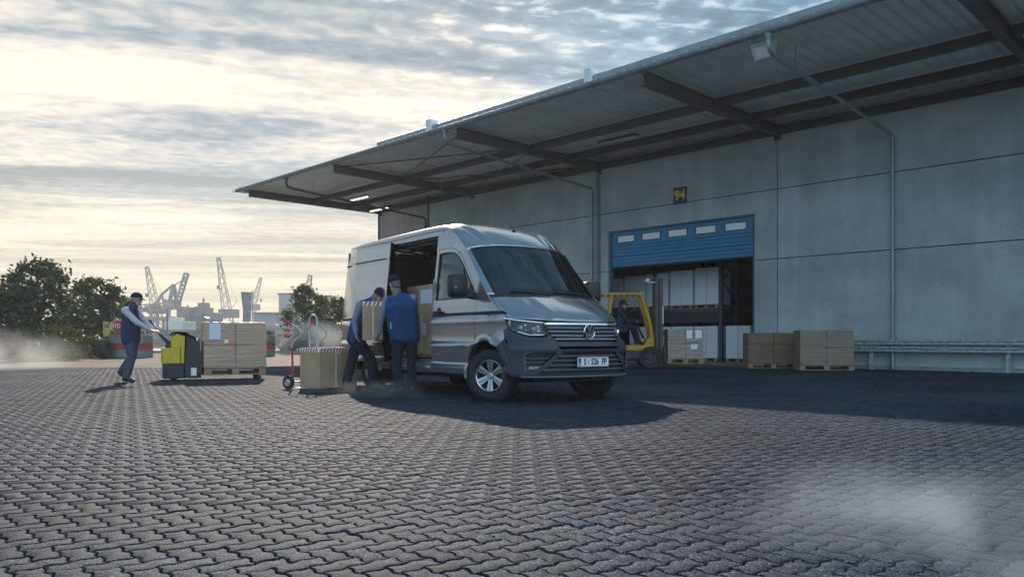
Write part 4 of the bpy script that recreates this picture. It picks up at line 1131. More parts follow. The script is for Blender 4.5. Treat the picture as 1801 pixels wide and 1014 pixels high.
wheel(0, -.875, radians(27)); wheel(0, .875, radians(27)); wheel(RX, -.87, 0); wheel(RX, .87, 0)
# underbody
MB().bx(-4.6, .55, -.62, .62, .26, .50).bx(-3.0, -.6, -.9, .9, .34, .50).build('underbody', MATTB, van)
MB().cyl((RX, -.8, .34), (RX, .8, .34), .07).ell((RX, 0, .34), (.16, .16, .16)).cyl((0, -.8, .30), (0, .8, .30), .05).build('axle', MATTB, van)
MB().bx(-3.14, -3.10, -.94, -.72, .12, .42).build('mud_flap', MATTB, van)
# ------------------------------------------------------------------ people
SKIN = mat('skin', (0.46, 0.27, 0.20), 0.5, var=.12, vscale=25)
def cloth(name, col, var=.22): return mat(name, col, 0.85, var=var, vscale=11, bump=.55, bscale=16, bdist=.03, spec=.25)
VEST = cloth('vest_blue', (0.010, 0.043, 0.125)); VEST_LIT = cloth('vest_blue_sunlit', (0.012, 0.066, 0.20)); NAVY = cloth('vest_navy', (0.030, 0.042, 0.095))  # second blue: the same vest with sunlight put into its colour
SLEEVE = cloth('sleeve_grey_blue', (0.19, 0.22, 0.28)); SLEEVL = cloth('sleeve_pale', (0.42, 0.43, 0.46))
TROUS = cloth('trousers_navy', (0.016, 0.022, 0.036)); TROUSG = cloth('trousers_slate', (0.065, 0.075, 0.11))
SHOE = mat('shoe_brown', (0.075, 0.062, 0.052), .7, var=.3, vscale=20); SHOEB = mat('shoe_black', (0.016, 0.017, 0.02), .5); SOLE = mat('shoe_sole', (.06, .055, .05), .8)
CAPM = cloth('cap_navy', (0.012, 0.016, 0.030)); HAIRG = mat('hair_grey', (.16, .13, .11), .8, bump=.8, bscale=90); HAIRD = mat('hair_dark', (.04, .03, .025), .8, bump=.8, bscale=90)
EYE = mat('eye_dark', (.02, .015, .012), .2); WHITE = mat('reflective_white', (.75, .77, .8), .3); COLLAR = cloth('collar_grey', (.16, .17, .19))
def lumps(segs, balls=()):
    mb = MB()
    for p, q, a, b in segs:
        p, q = V(p), V(q)
        if (q-p).length > 1e-4: mb.tube([p, q], [a, b], 12)
        mb.ell(p, (a, a, a), None, 12, 8); mb.ell(q, (b, b, b), None, 12, 8)
    for c, r, M in balls: mb.ell(c, r, M, 16, 10)
    return mb
def basis(fwd, up=(0, 0, 1)):
    f = V(fwd).normalized(); u = V(up); r = f.cross(u).normalized(); u = r.cross(f)
    return Matrix((r, f, u)).transposed()          # columns: right, forward, up
def person(label, loc, J, face, up=(0, 0, 1), vest=VEST, lit_shoulders=None, sleeve=SLEEVE, trousers=TROUS, shoe=SHOE, hair=HAIRD, cap='peak', grip=None, stripe=False):
    J = {k: V(v) for k, v in J.items()}
    B = basis(face, up); hd = J['head']
    def H_(r, f, u): return hd + B @ V((r, f, u))
    chest = (J['shL']+J['shR'])/2; pel = (J['hipL']+J['hipR'])/2; mid = chest*.45+pel*.55
    segs = [(J['neck'], H_(0, -.01, -.05), .056, .055), (chest, J['neck'], .06, .056), (pel, mid, .085, .085), (mid, chest, .085, .07)]
    for sd in 'LR':
        sh, el, wr, hp, kn, an = [J[k+sd] for k in ('sh', 'el', 'wr', 'hip', 'kn', 'an')]
        segs += [(chest, sh, .06, .05), (sh, el, .052, .042), (el, wr, .041, .028), (pel, hp, .085, .08), (hp, kn, .085, .056), (kn, an, .054, .038)]
        # hand: palm, four unequal bent fingers, thumb from the side of the palm
        hnd = J['hd'+sd]; d = (hnd-wr); Ln = d.length; d.normalize()
        pal = V(J['palm'+sd]).normalized(); pal = (pal - d*pal.dot(d)).normalized(); side = d.cross(pal).normalized()
        kn_c = wr + d*.085
        for q in (-.024, 0, .024): segs.append((wr+d*.015+side*q*.6, kn_c+side*q, .016, .013))
        for q, ln in ((-.030, .062), (-.010, .076), (.010, .080), (.030, .070)):
            a = kn_c+side*q; b = a+d*ln*.5+pal*.012; c = b+d*ln*.28+pal*.030
            segs += [(a, b, .0095, .0088), (b, c, .0088, .0075)]
        tb = wr+d*.03+side*.030*(1 if sd == 'R' else -1)*J.get('thumb'+sd, V((1, 0, 0))).x
        tm = tb + d*.03+side*.022*(1 if sd == 'R' else -1)*J.get('thumb'+sd, V((1, 0, 0))).x+pal*.018
        segs += [(tb, tm, .012, .0105), (tm, tm+d*.026+pal*.014, .0105, .009)]
        to = J['to'+sd]; segs.append((an, to, .04, .03))
    balls = [(H_(0, -.005, .025), (.076, .095, .105), B), (H_(0, .028, -.055), (.056, .062, .060), B), (H_(0, .055, -.098), (.026, .022, .018), B),
             (H_(0, .100, -.022), (.013, .022, .014), B), (H_(0, .090, .006), (.010, .016, .026), B), (H_(0, .085, .040), (.050, .012, .012), B),
             (H_(-.078, -.008, -.010), (.012, .020, .032), B), (H_(.078, -.008, -.010), (.012, .020, .032), B), (H_(0, .084, -.060), (.024, .012, .008), B)]
    me = baked(lumps(segs, balls), 'person', .0085, 2, SKIN)
    root = bpy.data.objects.new('person', me); COL.objects.link(root); root.location = loc; tag(root, label, 'person')
    def part(name, mb, m, vox=.014, sm=4):
        o = bpy.data.objects.new(name, baked(mb, name, vox, sm, m)); COL.objects.link(o); o.parent = root; return o
    # eyes and eyebrows, mouth line
    mb = MB()
    for s in (-1, 1): mb.ell(H_(s*.032, .083, .012), (.012, .008, .007), B, 10, 6)
    mb.build('eye', EYE, root)
    # hair under the cap
    part('hair', lumps([], [(H_(0, -.028, .012), (.083, .080, .080), B), (H_(0, -.055, -.035), (.064, .042, .050), B), (H_(-.070, -.005, .02), (.016, .030, .045), B), (H_(.070, -.005, .02), (.016, .030, .045), B)]), hair, .010, 2)
    # cap
    mb = MB(); n = 20; vs = []
    for i in range(7):
        th = pi/2*i/6
        for j in range(n):
            a = 2*pi*j/n; rr = cos(th)
            vs.append(H_(.092*cos(a)*rr, -.005+.110*sin(a)*rr, .052+.098*sin(th)**.85))
    mb.add(vs, [(i*n+j, i*n+(j+1) % n, (i+1)*n+(j+1) % n, (i+1)*n+j) for i in range(6) for j in range(n)])
    mb.add([H_(.0935*cos(2*pi*j/n), -.005+.1115*sin(2*pi*j/n), zz) for zz in (.028, .06) for j in range(n)], [(j, (j+1) % n, n+(j+1) % n, n+j) for j in range(n)])
    cp = mb.build('cap', CAPM, root, sharp=60)
    if cap == 'peak':
        mb = MB(); vs = []
        for zz, dz in ((0, 0), (.006, 0)):
            for i in range(9):
                a = radians(38+104*i/8)
                vs += [H_(.090*cos(a), -.005+.108*sin(a), .034+zz), H_(.082*cos(a), -.005+.108*sin(a)+.070*sin(a)**.8, .006+zz)]
        fs = [(2*i, 2*i+1, 2*i+3, 2*i+2) for i in range(8)] + [(18+2*i, 18+2*i+2, 18+2*i+3, 18+2*i+1) for i in range(8)] + [(2*i+1, 19+2*i, 21+2*i, 2*i+3) for i in range(8)]
        mb.add(vs, fs).build('peak', CAPM, cp)
        if stripe: MB().tube([H_(.093*cos(radians(a)), -.005+.111*sin(radians(a)), .033) for a in range(-60, 260, 20)], .007, 6).build('cap_band', SLEEVL, cp)
    # clothes
    sgs = []
    for sd in 'LR':
        sh, el, wr = J['sh'+sd], J['el'+sd], J['wr'+sd]
        m1 = sh*.5+el*.5
        sgs += [(chest, sh, .07, .072), (sh, m1, .070, .061), (m1, el, .061, .052), (el, el*.5+wr*.5, .052, .047), (el*.5+wr*.5, wr, .047, .038)]
    part('sleeves', lumps(sgs), sleeve, .012, 4)
    lat = (J['shR']-J['shL']).normalized(); lat2 = (J['hipR']-J['hipL']).normalized()
    w = (J['shR']-J['shL']).length/2
    sv = []
    for q in (-1, -.5, 0, .5, 1):
        t = chest+lat*q*(w-.045) + V((0, 0, .01 - .02*abs(q))); b = pel+lat2*q*.115 + (pel-chest).normalized()*.045
        m_ = (t+b)/2 + lat*q*.008
        sv += [(t, m_, .090 if abs(q) < 1 else .078, .104), (m_, b, .110, .118)]
    sv += [(chest, J['neck']+V((0, 0, -.02)), .10, .075)]
    part('vest', lumps(sv), vest, .014, 4)
    if lit_shoulders:  # lighter shell over the shoulders: sun on the vest put into colour
        sv = []
        for q in (-1, -.5, 0, .5, 1):
            t = chest+lat*q*(w-.043) + V((0, 0, .012 - .02*abs(q))); b = t+(pel-chest).normalized()*.11
            sv += [(t, b, .0935 if abs(q) < 1 else .0815, .098)]
        sv += [(chest, J['neck']+V((0, 0, -.02)), .102, .077)]
        part('lit_shoulders', lumps(sv), lit_shoulders, .014, 4)
    part('collar', lumps([(J['neck']+V((0, 0, -.03)), J['neck']+(hd-J['neck'])*.33, .078, .070)]), COLLAR if lit_shoulders else vest, .012, 2)
    st = [(pel, J['hipL'], .105, .105), (pel, J['hipR'], .105, .105), (pel, pel+(chest-pel)*.12, .105, .10)]
    for sd in 'LR':
        hp, kn, an = J['hip'+sd], J['kn'+sd], J['an'+sd]
        m1 = hp*.5+kn*.5; m2 = kn*.5+an*.5
        st += [(hp, m1, .112, .096), (m1, kn, .096, .080), (kn, m2, .080, .080), (m2, an+V((0, 0, .005)), .080, .072)]
    part('trousers', lumps(st), trousers, .013, 4)
    for sd in 'LR':
        an, to = J['an'+sd], J['to'+sd]; d = (to-an); dh = V((d.x, d.y, 0)).normalized()
        heel = an - dh*.045 + V((0, 0, -.045)) if 'heel'+sd not in J else J['heel'+sd]
        sh_ = [(an, heel, .050, .042), (an, an*.5+to*.5, .050, .046), (heel, to, .040, .040), (an*.5+to*.5, to, .044, .036)]
        part('shoe', lumps(sh_), shoe, .010, 2)
    return root

# right worker at the door, back to the camera, left arm down to the carton
PB1 = (-1.68, 11.95, 0)
person('person in blue vest seen from behind, holding the carton by the open van door', PB1, dict(
    head=(-.115, -.02, 1.665), neck=(-.075, -.01, 1.54), shL=(-.235, .03, 1.42), shR=(.165, -.02, 1.45),
    elL=(-.335, .10, 1.14), wrL=(-.385, .14, .915), hdL=(-.43, .20, .80), palmL=(-.6, .6, .3), thumbL=(1, 0, 0),
    elR=(.205, .13, 1.18), wrR=(.07, .29, 1.0), hdR=(-.05, .33, .96), palmR=(-.3, .9, 0),
    hipL=(-.055, .0, .90), hipR=(.125, .02, .90), knL=(-.085, .04, .49), anL=(-.06, .02, .105), toL=(-.17, .10, .035),
    knR=(.145, .06, .50), anR=(.135, .03, .105), toR=(.06, .13, .035)),
    (-.62, .72, -.30), (-.15, .05, 1), vest=VEST, lit_shoulders=VEST_LIT, hair=HAIRG, cap='peak')
pa_ = [o for o in bpy.data.objects if o.name == 'person'][0]
MB().bar((-.150, -.135, .985), (-.158, -.128, 1.085), .014, .006).build('reflective_tab', WHITE, pa_)
# left worker bending behind the carton
PB2 = (-2.463, 12.75, 0)
person('person in navy cap bending behind the tall carton beside the van', PB2, dict(
    head=(.275, .10, 1.535), neck=(.165, .10, 1.475), shL=(.06, .27, 1.37), shR=(.0, -.08, 1.375),
    elR=(-.085, -.14, 1.12), wrR=(-.05, -.17, .93), hdR=(-.03, -.16, .80), palmR=(1, .1, .1), thumbR=(-1, 0, 0),
    elL=(.10, .42, 1.12), wrL=(.22, .40, .92), hdL=(.30, .34, .82), palmL=(.2, -1, 0),
    hipR=(-.10, -.02, .88), hipL=(-.06, .17, .88), knR=(.17, -.02, .50), anR=(.195, .02, .105), toR=(.36, -.04, .035),
    knL=(-.17, .12, .49), anL=(-.25, .05, .12), toL=(-.10, .02, .035)),
    (.75, -.35, -.55), (.35, -.1, 1), vest=VEST, lit_shoulders=VEST_LIT, hair=HAIRG, cap='plain')
# left worker walking with the pallet truck
PB3 = (-7.405, 15.0, 0)
person('person in navy vest and peaked cap pushing the pallet truck', PB3, dict(
    head=(.175, .05, 1.585), neck=(.115, .05, 1.47), shR=(.045, -.15, 1.375), shL=(.075, .23, 1.375),
    elR=(.285, -.17, 1.145), wrR=(.475, -.06, 1.01), hdR=(.60, -.02, .975), palmR=(.25, .2, -1),
    elL=(.27, .27, 1.13), wrL=(.45, .18, 1.01), hdL=(.58, .14, .975), palmL=(.25, -.2, -1), 
    hipR=(.06, -.05, .87), hipL=(.07, .13, .87), knR=(.125, -.04, .49), anR=(.025, -.05, .11), toR=(.16, -.06, .035),
    knL=(.06, .12, .49), anL=(-.14, .13, .235), toL=(-.045, .13, .055), heelL=(-.20, .13, .195)),
    (1, .06, -.06), vest=NAVY, sleeve=SLEEVL, trousers=TROUSG, shoe=SHOEB, hair=HAIRG, cap='peak', stripe=True)
# ------------------------------------------------------------------ cartons, pallets and handling gear
KRAFT = mat('kraft_card', (0.40, 0.285, 0.18), 0.8, var=.14, vscale=4, bump=.12, bscale=25)
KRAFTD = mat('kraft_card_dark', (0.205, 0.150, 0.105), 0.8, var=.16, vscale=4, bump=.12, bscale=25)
TAPE = mat('clear_tape', (.62, .60, .55), .3); LABEL = mat('label_paper', (.62, .66, .74), .5, var=.10, vscale=30, stretch=(1, 1, 30)); WHT = mat('white_print', (.78, .76, .74), .5); REDT = mat('hazard_red', (.46, .05, .055), .5)
WOOD = mat('pallet_wood', (0.30, 0.215, 0.13), .8, var=.35, vscale=6, stretch=(1, 8, 1), bump=.3, bscale=40)
def film_mat(name, base, light):
    """cardboard seen through stretch film: horizontal creases, soft gloss"""
    m = bpy.data.materials.new(name); m.use_nodes = True; nt = m.node_tree; b = nt.nodes['Principled BSDF']; L = nt.links
    tc = nt.nodes.new('ShaderNodeTexCoord'); mp = nt.nodes.new('ShaderNodeMapping'); mp.inputs['Scale'].default_value = (1.1, 1.1, 12)
    mp.inputs['Rotation'].default_value = (radians(1.5), radians(2), 0)
    L.new(tc.outputs['Object'], mp.inputs['Vector']); nz = nt.nodes.new('ShaderNodeTexNoise'); nz.inputs['Scale'].default_value = 1.9; nz.inputs['Detail'].default_value = 8; nz.inputs['Roughness'].default_value = .68; nz.inputs['Distortion'].default_value = .8
    L.new(mp.outputs[0], nz.inputs['Vector'])
    cr = nt.nodes.new('ShaderNodeValToRGB'); e = cr.color_ramp.elements; e[0].position = .40; e[0].color = (*base, 1); e[1].position = .72; e[1].color = (*light, 1)
    L.new(nz.outputs['Fac'], cr.inputs[0]); L.new(cr.outputs[0], b.inputs['Base Color']); b.inputs['Roughness'].default_value = .38
    bp = nt.nodes.new('ShaderNodeBump'); bp.inputs['Strength'].default_value = .8; bp.inputs['Distance'].default_value = .02; L.new(nz.outputs['Fac'], bp.inputs['Height']); L.new(bp.outputs[0], b.inputs['Normal'])
    return m
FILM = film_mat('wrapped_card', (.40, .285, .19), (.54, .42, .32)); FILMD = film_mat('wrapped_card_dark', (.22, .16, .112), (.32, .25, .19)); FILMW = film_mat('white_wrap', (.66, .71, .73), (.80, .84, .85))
def pallet(label, loc, rz, group='wooden pallets', lx=1.2, ly=.8):
    t = thing('wooden_pallet', label, 'pallet', loc, rz, group)
    for y in np.linspace(-ly/2+.06, ly/2-.06, 5): MB().bx(-lx/2, lx/2, y-.055, y+.055, .122, .144).build('deck_board', WOOD, t, bevel=.003, seg=1)
    for x in (-lx/2+.072, 0, lx/2-.072): MB().bx(x-.07, x+.07, -ly/2, ly/2, .100, .1215).build('cross_board', WOOD, t, bevel=.003, seg=1)
    for x in (-lx/2+.072, 0, lx/2-.072):
        for y in (-ly/2+.05, 0, ly/2-.05): MB().bx(x-.07, x+.07, y-.05, y+.05, .0225, .0995).build('block', WOOD, t, bevel=.003, seg=1)
    for y in (-ly/2+.05, 0, ly/2-.05): MB().bx(-lx/2, lx/2, y-.05, y+.05, .001, .022).build('skid_board', WOOD, t, bevel=.003, seg=1)
    return t
def carton(label, loc, rz, sx, sy, sz, m=KRAFT, group=None, tape=True, hazard=False, straps=(), labels=(), name='carton', bev=.006):
    t = thing(name, label, 'carton', loc, rz, group)
    MB().bx(-sx/2, sx/2, -sy/2, sy/2, 0, sz-.006).build('box', m, t, bevel=bev)
    MB().bx(-sx/2+.004, sx/2-.004, -sy/2+.004, -.004, sz-.007, sz).build('flap', m, t, bevel=.002, seg=1)
    MB().bx(-sx/2+.004, sx/2-.004, .004, sy/2-.004, sz-.007, sz).build('flap', m, t, bevel=.002, seg=1)
    if tape:
        MB().bx(-sx/2-.0015, sx/2+.0015, -.028, .028, sz, sz+.001).bx(-sx/2-.002, -sx/2-.0005, -.028, .028, sz-.10, sz+.001).bx(sx/2+.0005, sx/2+.002, -.028, .028, sz-.10, sz+.001).build('tape', TAPE, t)
    if hazard:
        w = .072
        mb = MB(); mb.bx(-sx/2-.003, sx/2+.003, -sy/2-.003, sy/2+.003, sz-w, sz-.002); mb.build('hazard_tape', WHT, t)
        st = MB()
        def stripes(L_, put):
            k = -L_/2+.01
            while k < L_/2-.06: st.add([put(k, sz-w+.001), put(k+.032, sz-w+.001), put(k+.060, sz-.003), put(k+.028, sz-.003)], [(0,1,2,3)]); k += .064
        stripes(sx, lambda a, z: (a, -sy/2-.0042, z)); stripes(sy, lambda a, z: (sx/2+.0042, a, z)); stripes(sy, lambda a, z: (-sx/2-.0042, a, z))
        st.build('hazard_stripes', REDT, t, sharp=0)
    for side, c in straps:
        if side == 'y': MB().bx(c-.006, c+.006, -sy/2-.0055, sy/2+.0055, 0.001, sz+.004).build('strap', WHT, t)
        else: MB().bx(-sx/2-.0055, sx/2+.0055, c-.006, c+.006, 0.001, sz+.004).build('strap', WHT, t)
    for x0, x1, z0, z1 in labels: MB().bx(x0, x1, -sy/2-.003, -sy/2-.001, z0, z1).build('label', LABEL, t)
    return t
def lump_box(mb, x0, x1, y0, y1, z0, z1, amp=.008, n=9, r=.03):
    """box with rounded, slightly sagging faces"""
    base = len(mb.v)
    bmx = bmesh.new(); bmesh.ops.create_cube(bmx, size=1)
    bmesh.ops.subdivide_edges(bmx, edges=bmx.edges[:], cuts=n, use_grid_fill=True)
    rnd = random.Random(int((x0+y0*3+z0*7)*1000))
    cx, cy, cz = (x0+x1)/2, (y0+y1)/2, (z0+z1)/2; hx, hy, hz = (x1-x0)/2, (y1-y0)/2, (z1-z0)/2
    vs = []
    for v in bmx.verts:
        p = V((v.co.x*2*hx, v.co.y*2*hy, v.co.z*2*hz))
        q = V((max(-hx+r, min(hx-r, p.x)), max(-hy+r, min(hy-r, p.y)), max(-hz+r, min(hz-r, p.z))))
        d = p-q
        if d.length > 1e-6: p = q+d.normalized()*min(d.length, r)
        p += V((rnd.uniform(-amp, amp), rnd.uniform(-amp, amp), rnd.uniform(-amp, amp)))*.6
        vs.append((cx+p.x, cy+p.y, cz+p.z))
    idx = {v: i for i, v in enumerate(bmx.verts)}
    mb.add(vs, [tuple(idx[v] for v in f.verts) for f in bmx.faces]); bmx.free()
def wrapped_load(label, loc, rz, sx, sy, sz, m, nx=2, nz=2, group=None, labels=(), name='wrapped_load'):
    t = thing(name, label, 'pallet load', loc, rz, group)
    for i in range(nx):
        for j in range(nz):
            for k in range(2):
                mb = MB(); x0 = -sx/2+sx*i/nx; y0 = -sy/2+sy*k/2
                lump_box(mb, x0+.001, x0+sx/nx-.001, y0+.001, y0+sy/2-.001, sz*j/nz+(.001 if j else 0), sz*(j+1)/nz, .007, 7, .014)
                mb.build('wrapped_carton', m, t, sharp=60)
    # ropes of gathered film round the load
    rnd = random.Random(int(loc[0]*100)); fm = MB()
    z = .05
    while z < sz-.03:
        tl = rnd.uniform(-.03, .03); h = .004
        c = [(-sx/2-h, -sy/2-h), (sx/2+h, -sy/2-h), (sx/2+h, sy/2+h), (-sx/2-h, sy/2+h)]
        pts = []
        for a in range(4):
            p, q = c[a], c[(a+1) % 4]
            for f in (0.03, .5, .97): pts.append((p[0]+(q[0]-p[0])*f, p[1]+(q[1]-p[1])*f, z+tl*(p[0]+(q[0]-p[0])*f)/sx))
        fm.tube(pts+[pts[0]], rnd.uniform(.002, .0045), 5); z += rnd.uniform(.05, .12)
    fm.build('film_rope', mat('film_rope', (.62, .57, .52), .3) if m is FILM else mat('film_rope_dark', (.36, .33, .30), .3), t)
    for x0, x1, z0, z1, mm in labels: MB().bx(x0, x1, -sy/2-.013, -sy/2-.010, z0, z1).build('label', mm, t)
    return t
# tall carton carried between the two workers
carton('tall carton with red and white edge tape and a strap, carried by two people', (-2.235, 12.50, .815), radians(14), .31, .34, .61, KRAFT, hazard=True, straps=(('y', .0),), tape=False)
# carton on the hand truck
carton('big carton with red and white edge tape standing on the hand truck', (-3.08, 13.14, .03), radians(-37), .50, .80, .66, KRAFT, hazard=True, straps=(('x', -.06),))
# hand truck
REDP = mat('red_grip', (.42, .03, .035), .45); GALV = mat('galvanised_tube', (.46, .49, .50), .35, metal=.6, var=.15, vscale=12)
ht = thing('hand_truck', 'galvanised hand truck with red handles and black wheels behind the taped carton', 'hand truck', (-3.66, 12.97, 0), radians(-14))
ht_f = MB()
ht_f.tube([(.20, .24, .05), (.20, .24, 1.12), (.21, .24, 1.19), (.245, .235, 1.235), (.305, .225, 1.235), (.34, .22, 1.19), (.35, .22, 1.12), (.35, .22, .05)], .017, 10)
ht_f.tube([(.20, .24, .78), (.35, .22, .78)], .014, 8); ht_f.build('frame', GALV, ht)
for a, top in (((.0, .02), (-.185, -.08)), ((.30, .34), (-.02, .34))):
    mb = MB(); x, y = a
    mb.tube([(x, y, .68), (x+.005, y, .76), (x+.05, y, .82), (x+.13, y+.02, .87), (x+.15, y+.02, .93), (x+.12, y, 1.00), (x+.06, y-.02, 1.05), (x-.02, y-.03, 1.09)], .015, 10); mb.build('side_tube', GALV, ht)
    MB().tube([(x+.0, y-.025, 1.075), (x-.16, y-.045, 1.165)], .021, 10).build('grip', REDP, ht)
    MB().tube([(x+.01, y, .17), (x, y, .69)], .0165, 10).build('side_bar', REDP, ht)
    MB().tube([(x+.07, y-.02, 1.045), (.20 if x < .2 else .35, .23, 1.06)], .012, 8).build('brace', GALV, ht)
MB().bx(.08, .62, -.02, .46, .012, .026).build('toe_plate', GALV, ht)
MB().cyl((.0, -.06, .118), (.12, .50, .118), .013, n=10).build('axle', GALV, ht)
ax = V((.12, .56, 0)).normalized()
for c in (V((-.012, -.075, .118)), V((.115, .52, .118))):
    M_ = Matrix.Translation(c) @ V((0, 0, 1)).rotation_difference(-ax).to_matrix().to_4x4()
    w = MB(); w.lathe([(.062, .03), (.085, .036), (.105, .026), (.118, .012), (.118, -.012), (.105, -.026), (.085, -.036), (.062, -.03)], M_, 28); w = w.build('wheel', TYRE, ht)
    MB().lathe([(0, .034), (.018, .034), (.026, .02), (.055, .014), (.063, .03), (.063, -.03), (.026, -.02), (0, -.02)], M_, 20).build('hub', GALV, w)
# electric pallet truck
PTX, PTY = -7.0, 15.75
JY = mat('truck_yellow', (.56, .44, .012), .4, var=.12, vscale=6); JB = mat('truck_black', (.022, .026, .034), .5, var=.2, vscale=6)
pt = thing('pallet_truck', 'yellow and black electric pallet truck carrying the wrapped pallet load', 'pallet truck', (PTX, PTY, 0), radians(26))
MB().bx(-.04, .34, -.36, .36, .05, .34).build('base', JB, pt, bevel=.014)
MB().bx(-.06, .27, -.355, .355, .345, .66).build('battery_cover', JY, pt, bevel=.014)
mb = MB(); Mx = Matrix.Rotation(pi/2, 4, 'X')
mb.prism([(.10, .66), (.275, .66), (.275, .345), (.345, .345), (.36, .85), (.37, .90), (.36, .955), (.20, .955), (.17, .90), (.12, .885)], -.33, .33, Mx); mb.build('console', JY, pt, bevel=.015)
mb = MB(); mb.prism([(.35, .05), (.66, .05), (.655, .55), (.63, .80), (.55, .88), (.40, .95), (.28, .985), (.13, .98), (.08, .93), (.10, .89), (.20, .96), (.375, .955), (.385, .85), (.35, .34)], -.34, .34, Mx); mb.build('mast_cover', JB, pt, bevel=.015)
MB().ell((.10, 0, .70), (.10, .12, .09)).build('tiller_joint', JB, pt)
mb = MB(); mb.tube([(.08, 0, .74), (-.10, 0, .94), (-.24, 0, 1.13), (-.31, 0, 1.20)], [.034, .026, .026, .03], 10); tl = mb.build('tiller', JB, pt)
MB().tube([(-.30, -.16, 1.18), (-.34, -.13, 1.20), (-.34, .13, 1.20), (-.30, .16, 1.18)], .017, 8).bx(-.34, -.24, -.07, .07, 1.165, 1.215).build('tiller_head', JB, tl, bevel=.01)
for y in (-.27, .27): MB().bx(.60, 1.92, y-.085, y+.085, .115, .175).build('fork', JB, pt, bevel=.01)
for y in (-.27, .27):
    MB().cyl((1.78, y-.05, .045), (1.78, y+.05, .045), .045, n=16).build('load_wheel', JB, pt)
MB().cyl((.16, -.05, .10), (.16, .05, .10), .10, n=20).build('drive_wheel', TYRE, pt)
MB().bx(.565, .60, -.343, -.341, .80, .86).bx(.47, .57, -.343, -.341, .10, .26).build('sticker', WHT, pt)
MB().tube([(.28, -.1, .92), (.33, .1, .93)], .015, 6).build('stop_button', REDP, pt)
c, s_ = cos(radians(26)), sin(radians(26))
def onpt(x, y, z): return (PTX+c*x-s_*y, PTY+s_*x+c*y, z)
pallet('wooden pallet lifted on the forks of the yellow pallet truck', onpt(1.31, 0, .176-.10+.024), radians(26))
wrapped_load('film wrapped brown cartons with white sheet label on the yellow pallet truck', onpt(1.31, 0, .246), radians(26), 1.22, .82, .93, FILM, 2, 2,
    labels=((-.51, -.29, .58, .90, LABEL), (-.22, -.14, .50, .58, WHT), (-.13, -.04, .47, .55, mat('orange_label', (.62, .25, .12), .5))))
# pallets by the wall
pallet('wooden pallet under the four loose cartons near the roller door', (7.45, 22.55, 0), radians(-6), lx=1.40, ly=.9)
cp, sp_ = cos(radians(-6)), sin(radians(-6))
def onp(x, y, z): return (7.45+cp*x-sp_*y, 22.55+sp_*x+cp*y, z)
for i, (x, nm) in enumerate(((-.347, 'left'), (.347, 'right'))):
    for y, row in ((-.22, 'front'), (.22, 'back')):
        for z, h_, lv in ((.146, .53, 'lower'), (.678, .33, 'upper')):
            lab = {('left', 'lower', 'front'): 'brown carton, lower one of the stack nearest the roller door', ('right', 'lower', 'front'): 'brown carton, lower one of the stack beside the wrapped load',
                   ('left', 'upper', 'front'): 'brown carton, upper one of the stack nearest the roller door', ('right', 'upper', 'front'): 'brown carton, upper one of the stack beside the wrapped load'}.get((nm, lv, row))
            if lab is None: lab = f'brown carton at the back of the loose stack, {lv} one on the {"door" if nm == "left" else "wrapped load"} side'
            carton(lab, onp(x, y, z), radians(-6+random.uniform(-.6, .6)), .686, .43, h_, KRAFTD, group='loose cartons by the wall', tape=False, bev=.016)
pallet('wooden pallet under the dark film wrapped load by the guard rail', (8.42, 21.15, 0), radians(-9), lx=1.38, ly=.9)
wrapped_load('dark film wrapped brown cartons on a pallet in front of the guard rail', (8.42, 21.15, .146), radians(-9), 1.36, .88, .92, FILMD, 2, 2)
# cartons inside the van
def vanpt(x, y, z): c, s_ = cos(VRZ), sin(VRZ); return (VLOC[0]+c*x-s_*y, VLOC[1]+s_*x+c*y, z)
HZ = [(-1.72, -.40, .60, .62, .70, .74, 'big carton low in the van beside the bulkhead', False), (-2.36, -.38, .60, .62, .70, .60, 'big carton low in the middle of the van doorway', False), (-3.02, -.20, .60, .60, .60, .66, 'carton low in the van near the rear', False),
      (-1.69, -.36, 1.342, .56, .60, .42, 'carton with red and white tape on top of the stack beside the bulkhead', True), (-2.34, -.30, 1.202, .56, .55, .50, 'carton with pale label in the middle of the van doorway', False), (-3.0, -.15, 1.262, .56, .55, .46, 'carton with taped edge high in the van near the rear', True), (-3.7, .2, .60, .60, .9, .85, 'carton deep at the rear of the van', False)]
for x, y, z, a, b, h_, lab, hz in HZ:
    carton(lab, vanpt(x, y, z), VRZ + radians(random.uniform(-2, 2)), a, b, h_, KRAFT, group='cartons loaded in the van', hazard=hz, tape=True, straps=() if hz else (('y', .12),), labels=(((-.20, .16, h_*.4, h_*.85),) if z > 1.19 and not hz else ((.15, .25, h_*.5, h_*.8),)))
